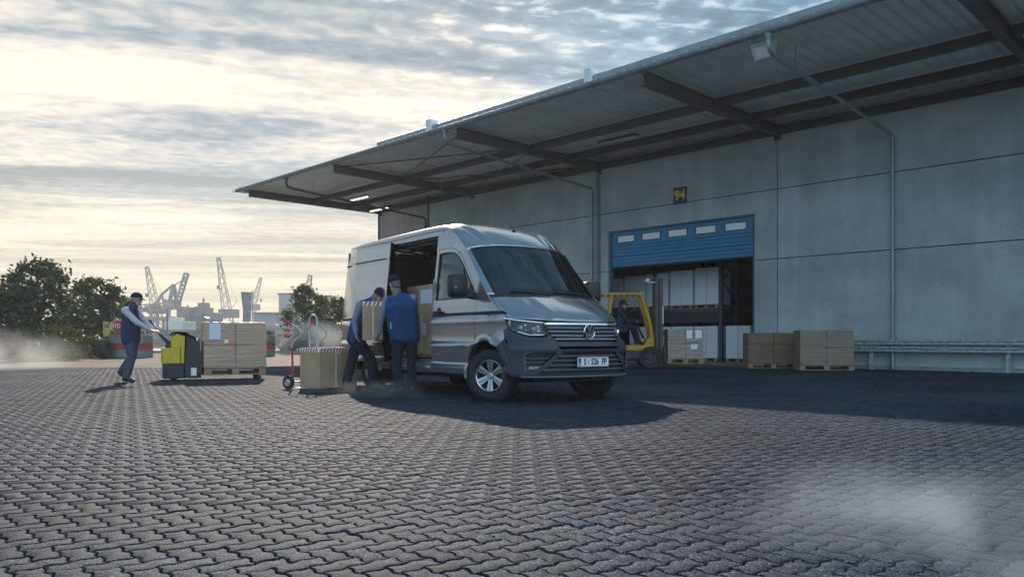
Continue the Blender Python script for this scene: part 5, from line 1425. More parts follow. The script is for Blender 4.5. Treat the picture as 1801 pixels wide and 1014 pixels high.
# ------------------------------------------------------------------ racks and white loads inside the warehouse
RACKB = mat('rack_blue', (.035, .055, .085), .5, var=.2, vscale=6); RACKR = mat('rack_red', (.16, .035, .035), .5, var=.2, vscale=6)
def rack(label, s0, s1, off, n):
    t = thing('pallet_rack', label, 'rack', wl(s0, off, 0), WALL_RZ, 'pallet racks inside the warehouse'); L_ = s1-s0
    for i in range(n+1):
        x = L_*i/n
        for o in (0, -1.0):
            mb = MB(); mb.bx(x-.06, x+.06, o-.05, o+.05, .012, 5.4)
            for z in np.arange(.25, 5.2, .18): mb.bx(x-.018, x+.018, o+.0505, o+.053, z, z+.05, 1)
            mb.build('upright', [RACKB, MATTB], t)
        mb = MB(); z = .3
        while z < 5.0: mb.bar((x, -.05, z), (x, -.95, z+.65), .03); mb.bar((x, -.05, z+1.3), (x, -.95, z+.65), .03); z += 1.3
        mb.build('frame_brace', RACKB, t)
    for z in (1.80, 3.66):
        for i in range(n):
            for o in (0, -1.0): MB().bx(L_*i/n+.061, L_*(i+1)/n-.061, o-.025, o+.025, z, z+.13).build('beam', RACKR if z > 3 else RACKB, t)
    for i in range(n): MB().bx(L_*i/n+.07, L_*(i+1)/n-.07, -.97, -.03, 1.44, 1.79).build('deck_panel', mat('deck_dark', (.05, .035, .04), .7), t)
    return t
rack('pallet rack with white loads facing the open roller door', 7.38, 13.0, -2.0, 2); rack('pallet rack at the right end of the doorway opening', 3.2, 6.2, -2.6, 1); rack('tall empty pallet rack deep inside the warehouse', 2.4, 11.0, -6.5, 3)
wi = 0
names = ['white wrapped load on the upper rack level beside the pierced upright', 'white wrapped load on the upper rack level, second from the pierced upright', 'white wrapped load on the upper rack level, third from the pierced upright', 'white wrapped load on the upper rack level above the forklift cab', 'white wrapped load on the upper rack level at the van side']
def white_load(label, s, off, z, w, h_, pl_label):
    pallet(pl_label, wl(s, off, z), WALL_RZ, lx=w, ly=.9)
    t = thing('white_load', label, 'pallet load', wl(s, off, z+.146), WALL_RZ, 'white wrapped loads in the rack')
    for i in range(2):
        mb = MB(); x0 = -w/2+w*i/2; lump_box(mb, x0+.003, x0+w/2-.003, -.42, .42, 0, h_, .004, 6, .02); mb.build('white_pack', FILMW, t, sharp=60)
for k, s in enumerate((8.02, 9.08, 10.14, 11.2)): white_load(names[k], s, -2.5, 1.931, .98, 1.32-.04*k, f'pallet on the upper rack level, number {["one","two","three","four"][k]} from the pierced upright')
white_load(names[4], 12.3, -2.5, 1.931, .95, 1.15, 'pallet on the upper rack level at the van side')
for k, s in enumerate((7.98, 8.98, 9.98, 10.9)): white_load(['white wrapped load on the floor beside the pierced upright', 'white wrapped load on the floor behind the lifted forklift load', 'white wrapped load on the floor behind the forklift mast', 'white wrapped load on the floor behind the forklift cab'][k], s, -2.4, .013, .94, 1.14, ['pallet on the floor beside the pierced upright', 'pallet on the floor behind the forklift load', 'pallet on the floor behind the forklift mast', 'pallet on the floor behind the forklift cab'][k])
white_load('white wrapped load on the floor right of the pierced upright', 6.72, -2.4, .013, .95, 1.14, 'pallet on the floor right of the pierced upright')
white_load('white wrapped load on the floor at the right door jamb', 5.6, -2.6, .013, .95, 1.14, 'pallet on the floor at the right door jamb')
# ------------------------------------------------------------------ forklift
FY = mat('forklift_yellow', (.44, .255, .02), .42, var=.15, vscale=5); FD_ = mat('forklift_dark', (.035, .035, .038), .55, var=.2, vscale=5)
FRZ = radians(-4); FX = 3.32
fk = thing('forklift', 'yellow forklift with black mast driving in front of the roller door', 'forklift', (FX, 22.2, 0), FRZ)
MB().bx(-1.05, .62, -.50, .50, .25, .62).build('chassis', FD_, fk, bevel=.05)
mb = MB(); mb.prism([(-1.25, .42), (-.45, .42), (-.35, .60), (-.35, 1.02), (-.50, 1.10), (-1.05, 1.12), (-1.28, .95)], -.50, .50, Mx); mb.build('counterweight', FY, fk, bevel=.06)
mb = MB(); mb.prism([(-.36, .50), (.40, .50), (.66, .62), (.66, .86), (.50, .86), (.38, .66), (-.36, .66)], -.53, .53, Mx); mb.build('side_step', FY, fk, bevel=.03)
for y in (-.47, .47):
    MB().tube([(.58, y, .72), (.60, y, .95), (.50, y, 1.45), (.34, y, 1.95), (.28, y, 2.06)], .055, 8).build('front_post', FY, fk)
    MB().tube([(-.66, y, 1.05), (-.56, y, 1.6), (-.50, y, 2.06)], .045, 8).build('rear_post', FY, fk)
mb = MB(); mb.bx(-1.30 if False else -.75, .36, -.52, -.45, 2.06, 2.12); mb.bx(-.75, .36, .45, .52, 2.06, 2.12)
for x in np.linspace(-.73, .33, 7): mb.bx(x-.025, x+.025, -.45, .45, 2.07, 2.11)
mb.bx(-1.0, -.75, -.50, .50, 2.07, 2.11); mb.build('overhead_guard', FY, fk, bevel=.01)
MB().bx(-.55, -.05, -.25, .25, 1.02, 1.14).bx(-.62, -.50, -.24, .24, 1.12, 1.65).build('seat', MATTB, fk, bevel=.04)
MB().tube([(.42, 0, .85), (.22, 0, 1.25)], .03, 8).lathe([(.15+.014*cos(t), .014*sin(t)) for t in np.linspace(0, 2*pi, 8, endpoint=False)], Matrix.Translation((.22, 0, 1.26)) @ Matrix.Rotation(radians(-30), 4, 'Y'), 20, close=True).build('steering_wheel', MATTB, fk)
mb = MB()
for y in (-.30, .30): mb.bx(.70, .80, y-.06, y+.06, .10, 2.50); mb.bx(.82, .92, y-.05, y+.05, .12, 2.54); mb.bx(.74, .88, y*.72-.03, y*.72+.03, .12, 2.48)
mb.bx(.76, .90, -.35, .35, 2.44, 2.52); mb.bx(.76, .90, -.35, .35, 1.3, 1.36); mb.cyl((.80, 0, .2), (.80, 0, 2.4), .05); mb.cyl((.78, -.16, .3), (.78, -.16, 2.3), .03); mb.bx(.68, .94, -.36, .36, 2.50, 2.56); mb.build('mast', mat('mast_brown', (.062, .055, .05), .55, var=.3, vscale=7), fk, bevel=.01)
MB().bx(.93, 1.0, -.45, .45, .18, .62).bx(.93, .97, -.45, .45, .95, 1.02).build('carriage', FD_, fk, bevel=.01)
MB().bx(.905, .93, -.36, -.30, 1.25, 1.75).build('mast_plate', WHT, fk)
for y in (-.25, .25): MB().bx(1.0, 2.0, y-.06, y+.06, .14, .18).build('fork', FD_, fk)
for x, r_, yy in ((.55, .32, .44), (-.80, .25, .42)):
    for y in (-yy, yy):
        sg = 1 if y > 0 else -1; M_ = Matrix.Translation((x, y, r_)) @ Matrix.Rotation(-pi/2*sg, 4, 'X')
        w = MB().lathe([(r_*.55, .10), (r_*.9, .11), (r_, .08), (r_, -.08), (r_*.9, -.11), (r_*.5, -.1)], M_, 28).build('wheel', TYRE, fk)
        MB().lathe([(0, .06), (r_*.2, .07), (r_*.25, .03), (r_*.5, .04), (r_*.56, .10)], M_, 20).build('rim', FD_, w)
MB().lathe([(.0, .10), (.06, .09), (.075, .0), (.0, 0)], Matrix.Translation((.50, -.32, 2.43)), 14).bx(.46, .70, -.34, -.30, 2.40, 2.43).build('work_lamp', mat('lamp_pale', (.5, .5, .46), .4), fk)
c, s_ = cos(FRZ), sin(FRZ)
def onfk(x, y, z): return (FX+c*x-s_*y, 22.2+s_*x+c*y, z)
pallet('wooden pallet on the forks of the yellow forklift', onfk(1.52, 0, .17-.022), FRZ, lx=1.0, ly=1.0)
t = wrapped_load('film wrapped carton load with white labels on the forklift forks', onfk(1.52, 0, .295), FRZ, .98, .98, .82, film_mat('wrapped_fork_load', (.26, .18, .13), (.52, .47, .43)), 2, 2, labels=((.02, .18, .56, .78, WHT), (.26, .44, .56, .78, WHT), (.14, .32, .26, .40, WHT)))
# driver
P4 = onfk(-.27, 0, 0)
person('person in dark clothes sitting at the wheel of the forklift', P4, dict(
    head=(.10, 0, 1.80), neck=(.06, 0, 1.69), shR=(.02, -.18, 1.58), shL=(.02, .18, 1.58), elR=(.20, -.22, 1.36), wrR=(.42, -.12, 1.36), hdR=(.53, -.09, 1.34), palmR=(.2, .2, -1),
    elL=(.20, .22, 1.36), wrL=(.42, .12, 1.36), hdL=(.53, .09, 1.34), palmL=(.2, -.2, -1), hipR=(-.02, -.10, 1.20), hipL=(-.02, .10, 1.20),
    knR=(.40, -.13, 1.16), anR=(.52, -.12, .77), toR=(.64, -.12, .70), knL=(.40, .13, 1.16), anL=(.52, .12, .77), toL=(.64, .12, .70)),
    (1, -.1, -.05), vest=NAVY, sleeve=cloth('sleeve_dark', (.03, .03, .035)), trousers=TROUS, shoe=SHOEB, cap='peak')
# ------------------------------------------------------------------ planting bed, quay, river and the far bank
def at(px, Y, py=None, z=0.0):
    """a place Y metres out, on the sight line of column px (or at the height of row py)"""
    return V(((px-900.5)/1374*Y, Y, H-(py-596)/1374*Y if py is not None else z))
SOIL = mat('bed_soil', (.045, .042, .026), .95, var=.5, vscale=1.2, vcol=(.075, .09, .035), bump=1.0, bscale=9)
STONEL = mat('pale_kerb', (.30, .285, .26), .8, var=.2, vscale=1.5)
def strip(name, pts_l, pts_r, z0, z1, m):
    n = len(pts_l); vs = [(x, y, z1) for x, y in pts_l]+[(x, y, z1) for x, y in pts_r]+[(x, y, z0) for x, y in pts_l]+[(x, y, z0) for x, y in pts_r]
    fs = [(i, n+i, n+i+1, i+1) for i in range(n-1)] + [(2*n+i, i, i+1, 2*n+i+1) for i in range(n-1)] + [(n+i, 3*n+i, 3*n+i+1, n+i+1) for i in range(n-1)] + [(0, 2*n, 3*n, n), (n-1, 2*n-1, 4*n-1, 3*n-1)]
    o = MB().add(vs, fs).build(name, m); o['kind'] = 'structure'; return o
kx = [(-16.2, 23.0), (-17.2, 26.5), (-18.6, 31.5), (-21.0, 37.5), (-24.0, 43.0), (-25.0, 46.8)]
strip('bed_kerb', kx, [(x-.22, y+.02) for x, y in kx], -.02, .12, mat('kerb_dark', (.10, .105, .10), .85, var=.3, vscale=3))
strip('planting_bed', [(x-.23, y+.03) for x, y in kx], [(-70, y+.03) for x, y in kx], -.02, .10, SOIL)
qz = strip('quay_edge', [(-120, 46.9), (-23, 46.9), (6, 44.0), (60, 44.0)], [(-120, 58), (-23, 58), (6, 58), (60, 58)], -1.5, .14, STONEL)
wm = mat('river_water', (.05, .085, .095), .10, bump=.5, bscale=.9, stretch=(.25, 1, 1), spec=.6, bdist=.15)
MB().add([(-900, 46, -.75), (900, 46, -.75), (900, 1500, -.75), (-900, 1500, -.75)], [(0, 1, 2, 3)]).build('river', wm, sharp=0)['kind'] = 'structure'
strip('far_bank', [(-400, 175), (0, 185), (300, 190)], [(-400, 900), (0, 900), (300, 900)], -2, .9, mat('bank_green', (.06, .07, .05), .9, var=.4, vscale=.05))
# grass and weeds of the bed
LEAF = bpy.data.materials.new('leaf')
def leaf_material(name, a, b):
    m = bpy.data.materials.new(name); m.use_nodes = True; nt = m.node_tree; bs = nt.nodes['Principled BSDF']; L = nt.links
    at_ = nt.nodes.new('ShaderNodeAttribute'); at_.attribute_name = 'tone'
    cr = nt.nodes.new('ShaderNodeValToRGB'); e = cr.color_ramp.elements; e[0].color = (*a, 1); e[1].color = (*b, 1); L.new(at_.outputs['Fac'], cr.inputs[0])
    L.new(cr.outputs[0], bs.inputs['Base Color']); bs.inputs['Roughness'].default_value = .55
    tr = nt.nodes.new('ShaderNodeBsdfTranslucent'); L.new(cr.outputs[0], tr.inputs[0]); mx = nt.nodes.new('ShaderNodeMixShader'); mx.inputs[0].default_value = .42
    o = nt.nodes['Material Output']; L.new(bs.outputs[0], mx.inputs[1]); L.new(tr.outputs[0], mx.inputs[2]); L.new(mx.outputs[0], o.inputs[0]); return m
LG = leaf_material('leaf_green', (.022, .042, .014), (.10, .13, .034)); LD = leaf_material('leaf_dark', (.014, .030, .014), (.065, .098, .030)); LY = leaf_material('leaf_yellowish', (.05, .06, .018), (.13, .12, .035))
BARK = mat('bark', (.055, .045, .036), .9, var=.4, vscale=12, stretch=(1, 1, .2), bump=.6, bscale=30)
def leaves_mesh(name, P, size, m, rng, up=.3):
    n = len(P); d = rng.normal(size=(n, 3)); d[:, 2] += up; d /= np.linalg.norm(d, axis=1)[:, None]
    r = rng.normal(size=(n, 3)); a = np.cross(d, r); a /= np.linalg.norm(a, axis=1)[:, None]; b = np.cross(d, a)
    s = size*rng.uniform(.6, 1.35, n)[:, None]
    v = np.stack([P-a*s, P+b*s*.55+d*s*.15, P+a*s, P-b*s*.55+d*s*.15], 1).reshape(-1, 3)
    me = bpy.data.meshes.new(name); me.vertices.add(4*n); me.vertices.foreach_set('co', v.ravel()); me.loops.add(4*n); me.loops.foreach_set('vertex_index', np.arange(4*n, dtype=np.int32))
    me.polygons.add(n); me.polygons.foreach_set('loop_start', np.arange(0, 4*n, 4, dtype=np.int32)); me.polygons.foreach_set('loop_total', np.full(n, 4, dtype=np.int32)); me.update(calc_edges=True)
    at_ = me.attributes.new('tone', 'FLOAT', 'POINT'); at_.data.foreach_set('value', np.repeat(np.clip(rng.normal(.45, .28, n), 0, 1), 4).astype(np.float32)); me.materials.append(m); return me
def tree(label, loc, h, w, trunk=.3, seed=0, m=LG, shape='round', leaf=.09, n=9000, name='tree', cat='tree', group='trees and bushes beyond the yard', low=.22, limbs=9):
    rng = np.random.default_rng(seed); t = thing(name, label, cat, loc, 0, group)
    mb = MB(); top = V((rng.uniform(-.05, .05)*w, 0, h*.80)); mid = V((rng.uniform(-.06, .06)*w, rng.uniform(-.05, .05)*w, h*.42))
    mb.tube([(0, 0, -.05), (0, 0, .3), mid, top], [trunk*.6, trunk*.45, trunk*.32, trunk*.08], 8)
    cs = []
    nb = limbs*4
    for i in range(nb):
        f = (i+.5)/nb; z = h*(low+(1-low)*f)
        if shape == 'cone': rad = w/2*(1-f)**.8+.05*w
        else: rad = w/2*sqrt(max(.04, 1-((f-.42)/.62)**2))
        a = i*2.399+rng.uniform(-.4, .4); q = rng.uniform(.30, 1.12)
        c = np.array([cos(a)*rad*q, sin(a)*rad*q, z-.03*h]); cs.append((c, (.055*w+.15*rad)*rng.uniform(.7, 1.35)))
        if i % 4 == 0:
            st = mid*(.5+.5*f) if shape != 'cone' else V((0, 0, z*.85)); st = V((st.x*.7, st.y*.7, min(z*.8, st.z if shape != 'cone' else z*.85)))
            mb.tube([st, (st+V(c))/2+V((0, 0, .04*h)), V(c)], [trunk*.2, trunk*.12, trunk*.04], 5)
    mb.build('trunk', BARK, t)
    per = n//nb; P = []
    for c, r in cs:
        d = rng.normal(size=(per, 3)); d /= np.linalg.norm(d, axis=1)[:, None]; rr = r*np.abs(rng.normal(0, .85, per))
        P.append(c+d*rr[:, None]*np.array([1, 1, .75]))
    P = np.vstack(P); P = P[P[:, 2] > .05]
    o = bpy.data.objects.new('crown', leaves_mesh('crown', P, leaf, m, rng)); COL.objects.link(o); o.parent = t; return t
G0 = at
T = [  # px, Y, top row, width m, shape, mat, seed, label
 (70, 33, 458, 3.3, 'round', LD, 3, 'tall dark leafy tree with a ragged top at the far left'),
 (14, 31, 500, 3.0, 'round', LD, 4, 'dark bushy tree cut off by the left edge of the photo'),
 (116, 39, 548, 2.0, 'round', LG, 5, 'lower green tree filling the gap between the two dark left trees'),
 (160, 38, 490, 2.7, 'round', LD, 6, 'dark tree with a thin bare trunk beside the yellow sign'),
 (196, 44, 520, 2.6, 'round', LG, 7, 'small loose tree behind the yellow sign')]
for px, Y, top, w, sh, m, sd, lab in T:
    p = at(px, Y); hh = at(px, Y, top).z; tree(lab, p, hh, w, .26, sd, m, sh, .095, 9500, low=.10 if sd in (3, 4, 5) else .30)
tree('conical green tree behind the hand truck and the right stop sign', at(537, 49), at(537, 49, 500).z, 3.9, .24, 11, LG, 'cone', .10, 6500, low=.08)
tree('rounded olive green tree touching the rear of the van', at(582, 52), at(582, 52, 523).z, 3.6, .24, 12, LG, 'round', .10, 6500, low=.06)
tree('dark slim tree just behind the rear corner of the van', at(604, 50), at(604, 50, 520).z, 1.5, .2, 13, LD, 'round', .08, 4000, low=.05)
def bush(label, px, Y, top, w, seed, m):
    tree(label, at(px, Y), at(px, Y, top).z, w, .10, seed, m, 'round', .07, 3500, 'bush', 'bush', 'trees and bushes beyond the yard', .02, 5)
bush('yellowish bush at the foot of the far left trees, next to the marker post', 101, 31, 577, 2.6, 21, LY); bush('dark low bush under the far left tree', 30, 29.5, 578, 3.0, 22, LD)
bush('green bush below the thin trunk of the tree beside the yellow sign', 140, 35, 596, 2.4, 23, LD); bush('low yellow green weeds behind the yellow sign', 178, 41, 598, 1.9, 24, LY); bush('dark bush between the left trees', 66, 30.5, 570, 2.6, 25, LG)
bush('green undergrowth bush below the conical tree', 520, 47, 585, 2.2, 26, LG); bush('olive bush below the rounded tree', 566, 48, 580, 2.4, 27, LG); bush('olive bush low beside the van rear', 592, 47, 585, 1.9, 28, LY)
rng = np.random.default_rng(5); gp = np.c_[rng.uniform(-46, -18.5, 9000), rng.uniform(24, 44, 9000), rng.uniform(.1, .38, 9000)]
gp = gp[gp[:, 0] < -17.0-(gp[:, 1]-25)*.42]
o = bpy.data.objects.new('grass', leaves_mesh('grass', gp, .11, LG, rng, 0)); COL.objects.link(o); tag(o, 'rough grass and weeds on the planting bed at the left', 'grass', kind='stuff')
# ------------------------------------------------------------------ signs, planters, tyre
SRED = mat('stop_red', (.42, .06, .06), .5); POST = mat('sign_post', (.30, .34, .36), .5, metal=.3)
def stop_sign(label, px, Y, row, r_px, foot=0.0):
    p = at(px, Y, row); r = r_px/1374*Y
    t = thing('stop_sign', label, 'stop sign', (p.x, p.y, foot), 0, 'stop signs across the yard'); Mz = Matrix.Translation((0, 0, p.z-foot)) @ Matrix.Rotation(pi/2, 4, 'X')
    o8 = lambda R: [(R*cos(pi/8+i*pi/4), R*sin(pi/8+i*pi/4)) for i in range(8)]
    MB().prism(o8(r*1.08), -.012, .006, Mz).build('plate', WHT, t); MB().prism(o8(r*.97), .007, .010, Mz).build('face', SRED, t)
    letters('STOP', r*.86, WHT, t, Mz @ Matrix.Translation((0, 0, .013)), bold=r*.02, sx=.84)
    MB().cyl((0, .05, 0), (0, .05, p.z-foot+r), .035, n=10).build('post', POST, t)
stop_sign('red octagonal stop sign partly hidden by the walking man', 207, 34.5, 573, 11.5); stop_sign('red octagonal stop sign in front of the conical tree', 505.5, 42, 586, 9.5)
p = at(189, 37, 579); ys = thing('yellow_sign', 'yellow square notice sign on a dark post beside the left stop sign', 'sign', (p.x, p.y, .08))
MB().bx(-.20, .20, -.02, .0, p.z-.42, p.z+.30).build('panel', mat('notice_yellow', (.62, .50, .17), .6, var=.15, vscale=9), ys)
MB().bx(-.15, .14, -.026, -.0205, p.z+.12, p.z+.16).bx(-.15, .10, -.026, -.0205, p.z+.03, p.z+.07).build('print', mat('print_brown', (.15, .11, .04), .6), ys)
MB().cyl((.30, .03, -.1), (.30, .03, p.z+.75), .05, n=10).build('post', mat('post_teal', (.05, .09, .11), .6), ys)
p = at(67, 30, 604); mp_ = thing('marker_post', 'small white marker plate on a thin post in front of the left bushes', 'marker post', (p.x, p.y, .08))
MB().bx(-.075, .075, -.015, 0, p.z-.16, p.z+.0).build('plate', WHT, mp_); MB().cyl((0, .02, -.05), (0, .02, p.z-.02), .022, n=8).build('post', POST, mp_)
DRUM = mat('planter_concrete', (.20, .24, .225), .8, var=.3, vscale=2.5); DRUMR = mat('planter_red', (.34, .055, .05), .7, var=.3, vscale=4)
def planter(label, px, Y, w_px, seed):
    p = at(px, Y); r = w_px/2/1374*Y
    t = thing('round_planter', label, 'planter', p, 0, 'round planters by the quay')
    MB().lathe([(r*.97, 0), (r, .02), (r, .36), (r*.985, .365)]).build('base_ring', DRUM, t); MB().lathe([(r*.985, .366), (r*1.0, .37), (r*1.0, .66), (r*.985, .665)]).build('red_band', DRUMR, t)
    MB().lathe([(r*.985, .666), (r, .67), (r, 1.02), (r*.93, 1.03), (r*.9, .92), (0, .92)]).build('top_ring', DRUM, t)
    rg = np.random.default_rng(seed); a = rg.uniform(0, 2*pi, 500); q = np.sqrt(rg.uniform(0, 1, 500))*r*.95
    o = bpy.data.objects.new('plants', leaves_mesh('plants', np.c_[q*np.cos(a), q*np.sin(a), rg.uniform(.93, 1.22, 500)], .06, LY, rg, .2)); COL.objects.link(o); o.parent = t
planter('round grey planter with a red band behind the walking man', 230, 35.0, 72, 1); planter('round grey planter with a red band half hidden behind the wrapped load', 462, 38, 42, 2)
p = at(183, 33.5); MB_t = MB(); Mt = Matrix.Rotation(radians(75), 4, 'Y') @ Matrix.Rotation(.3, 4, 'X')
MB_t.lathe([(.22, -.2), (.36, -.19), (.42, -.11), (.42, .11), (.36, .19), (.22, .2), (.24, .1), (.24, -.1)], Matrix.Rotation(radians(82), 4, 'Y'), 24, close=True)
tag(MB_t.build('old_tyre', mat('old_rubber', (.02, .03, .028), .8), None, (p.x, p.y, .42)), 'dark old tyre standing on the kerb left of the round planter', 'tyre')
# info board and shed between the trees at left
p = at(128, 42); nb = thing('notice_board', 'grey two post notice board in shade behind the left trees', 'notice board', p)
MB().bx(-.85, .85, -.04, .04, .7, 2.6).build('board', mat('board_grey', (.16, .20, .22), .7), nb); MB().cyl((-.7, .06, 0), (-.7, .06, 2.7), .05).build('post', POST, nb); MB().cyl((.7, .06, 0), (.7, .06, 2.7), .05).build('post', POST, nb)
p = at(0, 60); hs = thing('tiled_house', 'house gable with reddish roof behind the trees at the left edge', 'house', (p.x-3.0, p.y, 0.1))
MB().bx(-3, 3, -2, 2, 0, 4.0).build('wall', mat('house_wall', (.28, .24, .2), .8), hs); MB().prism([(-3.4, 3.9), (3.4, 3.9), (0, 6.4)], -2.3, 2.3, Matrix.Rotation(pi/2, 4, 'X')).build('roof', mat('tile_roof', (.18, .09, .06), .8, var=.3, vscale=9), hs)
# ------------------------------------------------------------------ harbour beyond the river
GREY = mat('harbour_steel', (.14, .15, .16), .6, var=.2, vscale=.3); PALE = mat('harbour_pale', (.20, .20, .20), .6, var=.15, vscale=.3); HULL = mat('ship_hull', (.06, .075, .08), .6, var=.3, vscale=.2)
def lattice(mb, p0, p1, w0, w1, n, t):
    p0, p1 = V(p0), V(p1); d = (p1-p0).normalized(); a = d.cross(V((0, 1, 0))).normalized(); b = V((0, 1, 0))
    def c(f, i, j): w = w0+(w1-w0)*f; return p0+(p1-p0)*f + a*(i*w/2) + b*(j*w/2)
    for i, j in ((-1, -1), (1, -1), (1, 1), (-1, 1)): mb.bar(c(0, i, j), c(1, i, j), t)
    q = [(-1, -1), (1, -1), (1, 1), (-1, 1)]
    for k in range(n):
        f0, f1 = k/n, (k+1)/n
        for e in range(4):
            A, B = q[e], q[(e+1) % 4]
            if k % 2: A, B = B, A
            mb.bar(c(f0, *A), c(f1, *B), t*.7)
Z = 230
def jib_crane(label, px0, row0, px1, row1, Y, base_row=592, w=2.0, m=GREY, hook=True, t=.17):
    b = at(px1, Y, base_row); b.z = .9; p0 = at(px1, Y, row1); p1 = at(px0, Y, row0); k = thing('harbour_crane', label, 'crane', b, 0, 'cranes across the river')
    o = V(b); mb = MB(); lattice(mb, p0-o, p1-o, w, w*.35, 12, t); mb.build('jib', m, k)
    mb = MB(); hgt = p0.z-.9; lattice(mb, (0, 0, 0), (0, 0, hgt), w*1.3, w*1.0, 5, t*1.2); mb.build('tower', m, k)
    MB().bx(-w*.9, w*1.3, -w*.7, w*.7, hgt-1.2, hgt+w*.6).build('machine_house', m, k)
    mb = MB(); mb.bar(p1-o, (p1-o)*.0+V((w*1.2, 0, hgt+w*1.6)), t*.35); mb.bar((w*1.2, 0, hgt+w*1.6), (0, 0, hgt), t*.6)
    if hook: x = (p1-o).x; mb.bar(p1-o, (x, 0, (p1-o).z-9), t*.3); mb.bx(x-.4, x+.4, -.3, .3, (p1-o).z-10.2, (p1-o).z-9)
    mb.build('rigging', m, k)
jib_crane('lattice boom crane leaning left above the walking man', 258, 468, 275, 545, 260, w=2.5)
jib_crane('tall lattice boom crane leaning left above the wrapped load', 384, 452, 400, 552, 250, w=2.5)
jib_crane('thin pale crane with drooping hook beside the tall banner', 459, 488, 444, 540, 330, m=PALE, w=2.2)
jib_crane('dark lattice crane tip above the conical tree', 546, 483, 535, 545, 240, w=2.5)
jib_crane('small distant crane between the left trees and the walking man', 216, 530, 209, 556, 320, m=PALE, w=2.0)
# portal crane with raised boom
Y = 250; b = at(300, Y, 596); b.z = .9; pc = thing('portal_crane', 'pale container crane with raised boom beside the walking man', 'crane', b, 0, 'cranes across the river')
sc = Y/1374
def q(px, row, y=0.0): return V(((px-300)*sc, y, (596-row)*sc+H-.9))
mb = MB()
mbl = []
for y in (-6, 6):
    mb = MB(); mbl.append(mb)
    for x0, x1 in ((262, 262), (283, 280), (310, 312)): mb.bar(q(x0, 596, y), q(x1, 540, y), .8)
    mb.bar(q(258, 560, y), q(322, 560, y), 1.0); mb.bar(q(262, 596, y), q(283, 560, y), .5); mb.bar(q(310, 596, y), q(283, 560, y), .5)
[q_.build('portal_frame', PALE, pc) for q_ in mbl]
mb = MB(); lattice(mb, q(246, 542), q(312, 537), 2.2, 2.2, 16, .22); mb.build('girder', PALE, pc)
mb = MB(); mb.bar(q(312, 535, -1.5), q(328, 481, -1.5), .55); mb.bar(q(312, 535, 1.5), q(328, 481, 1.5), .55); [mb.bar(q(312+16*f, 535-54*f, -1.5), q(312+16*f, 535-54*f, 1.5), .6) for f in np.linspace(0, 1, 9)]; mb.build('boom', PALE, pc)
mb = MB(); mb.bar(q(302, 537, -2), q(305, 500), .9); mb.bar(q(308, 537, 2), q(305, 500), .9); mb.bar(q(305, 500), q(284, 518), .6); mb.bar(q(284, 518), q(270, 538), .6); mb.bar(q(284, 518), q(290, 538), .6); mb.bar(q(305, 502), q(326, 490), .3); mb.bar(q(284, 518), q(276, 538), .4); mb.build('top_frame', PALE, pc)
MB().bx(*(lambda a, c: (a.x, c.x, -3, 3, c.z, a.z))(q(293, 527), q(312, 541))).build('machine_house', PALE, pc)
MB().bx(*(lambda a, c: (a.x, c.x, -8, 8, c.z, a.z))(q(250, 541), q(262, 546))).build('counterweight', PALE, pc)
# ship
Y = 215; b = at(365, Y, 596); sh = thing('cargo_ship', 'dark moored ship with stepped superstructure across the river', 'ship', (b.x, b.y, -.75)); sc = Y/1374
def q(px, row): return V(((px-365)*sc, 0, (596-row)*sc+H+.75))
hp = [(q(308, 0).x, 0), (q(440, 0).x, 0), (q(446, 0).x, q(0, 572).z), (q(400, 0).x, q(0, 570).z), (q(370, 0).x, q(0, 556).z), (q(345, 0).x, q(0, 555).z), (q(322, 0).x, q(0, 562).z), (q(302, 0).x, q(0, 564).z)]
MB().prism(hp, -6, 6, Matrix.Rotation(pi/2, 4, 'X')).build('hull', HULL, sh, bevel=.06)
for x0, x1, r0, r1, y in ((324, 345, 543, 557, 5), (328, 340, 540, 544, 4), (352, 366, 540, 556, 4), (355, 362, 533, 541, 3), (376, 386, 550, 558, 3)):
    a, c = q(x0, r0), q(x1, r1); MB().bx(a.x, c.x, -y, y, c.z-1, a.z).build('deckhouse', GREY, sh, bevel=.05)
mb = MB(); mb.bar(q(358, 534), q(358, 524), .4); mb.bar(q(354, 533), q(368, 533), .3); mb.bar(q(330, 541), q(330, 536), .3); mb.build('mast', GREY, sh)
# accommodation block and white vessel under the portal crane
Y = 190; b = at(318, Y, 596); wv = thing('white_vessel', 'small pale vessel moored below the container crane', 'ship', (b.x, b.y, -.75)); sc = Y/1374
def q(px, row): return V(((px-318)*sc, 0, (596-row)*sc+H+.75))
for x0, x1, r0, r1, y, nm in ((302, 333, 565, 580, 4, 'deckhouse'), (306, 316, 558, 565.2, 3, 'wheelhouse')):
    a, c = q(x0, r0), q(x1, r1); MB().bx(a.x, c.x, -y, y, c.z, a.z).build(nm, mat('vessel_white', (.55, .53, .46), .5), wv, bevel=.04)
MB().prism([(q(296, 0).x, 0), (q(336, 0).x, 0), (q(340, 0).x, q(0, 580).z), (q(292, 0).x, q(0, 580).z)], -4.5, 4.5, Matrix.Rotation(pi/2, 4, 'X')).build('hull', HULL, wv)
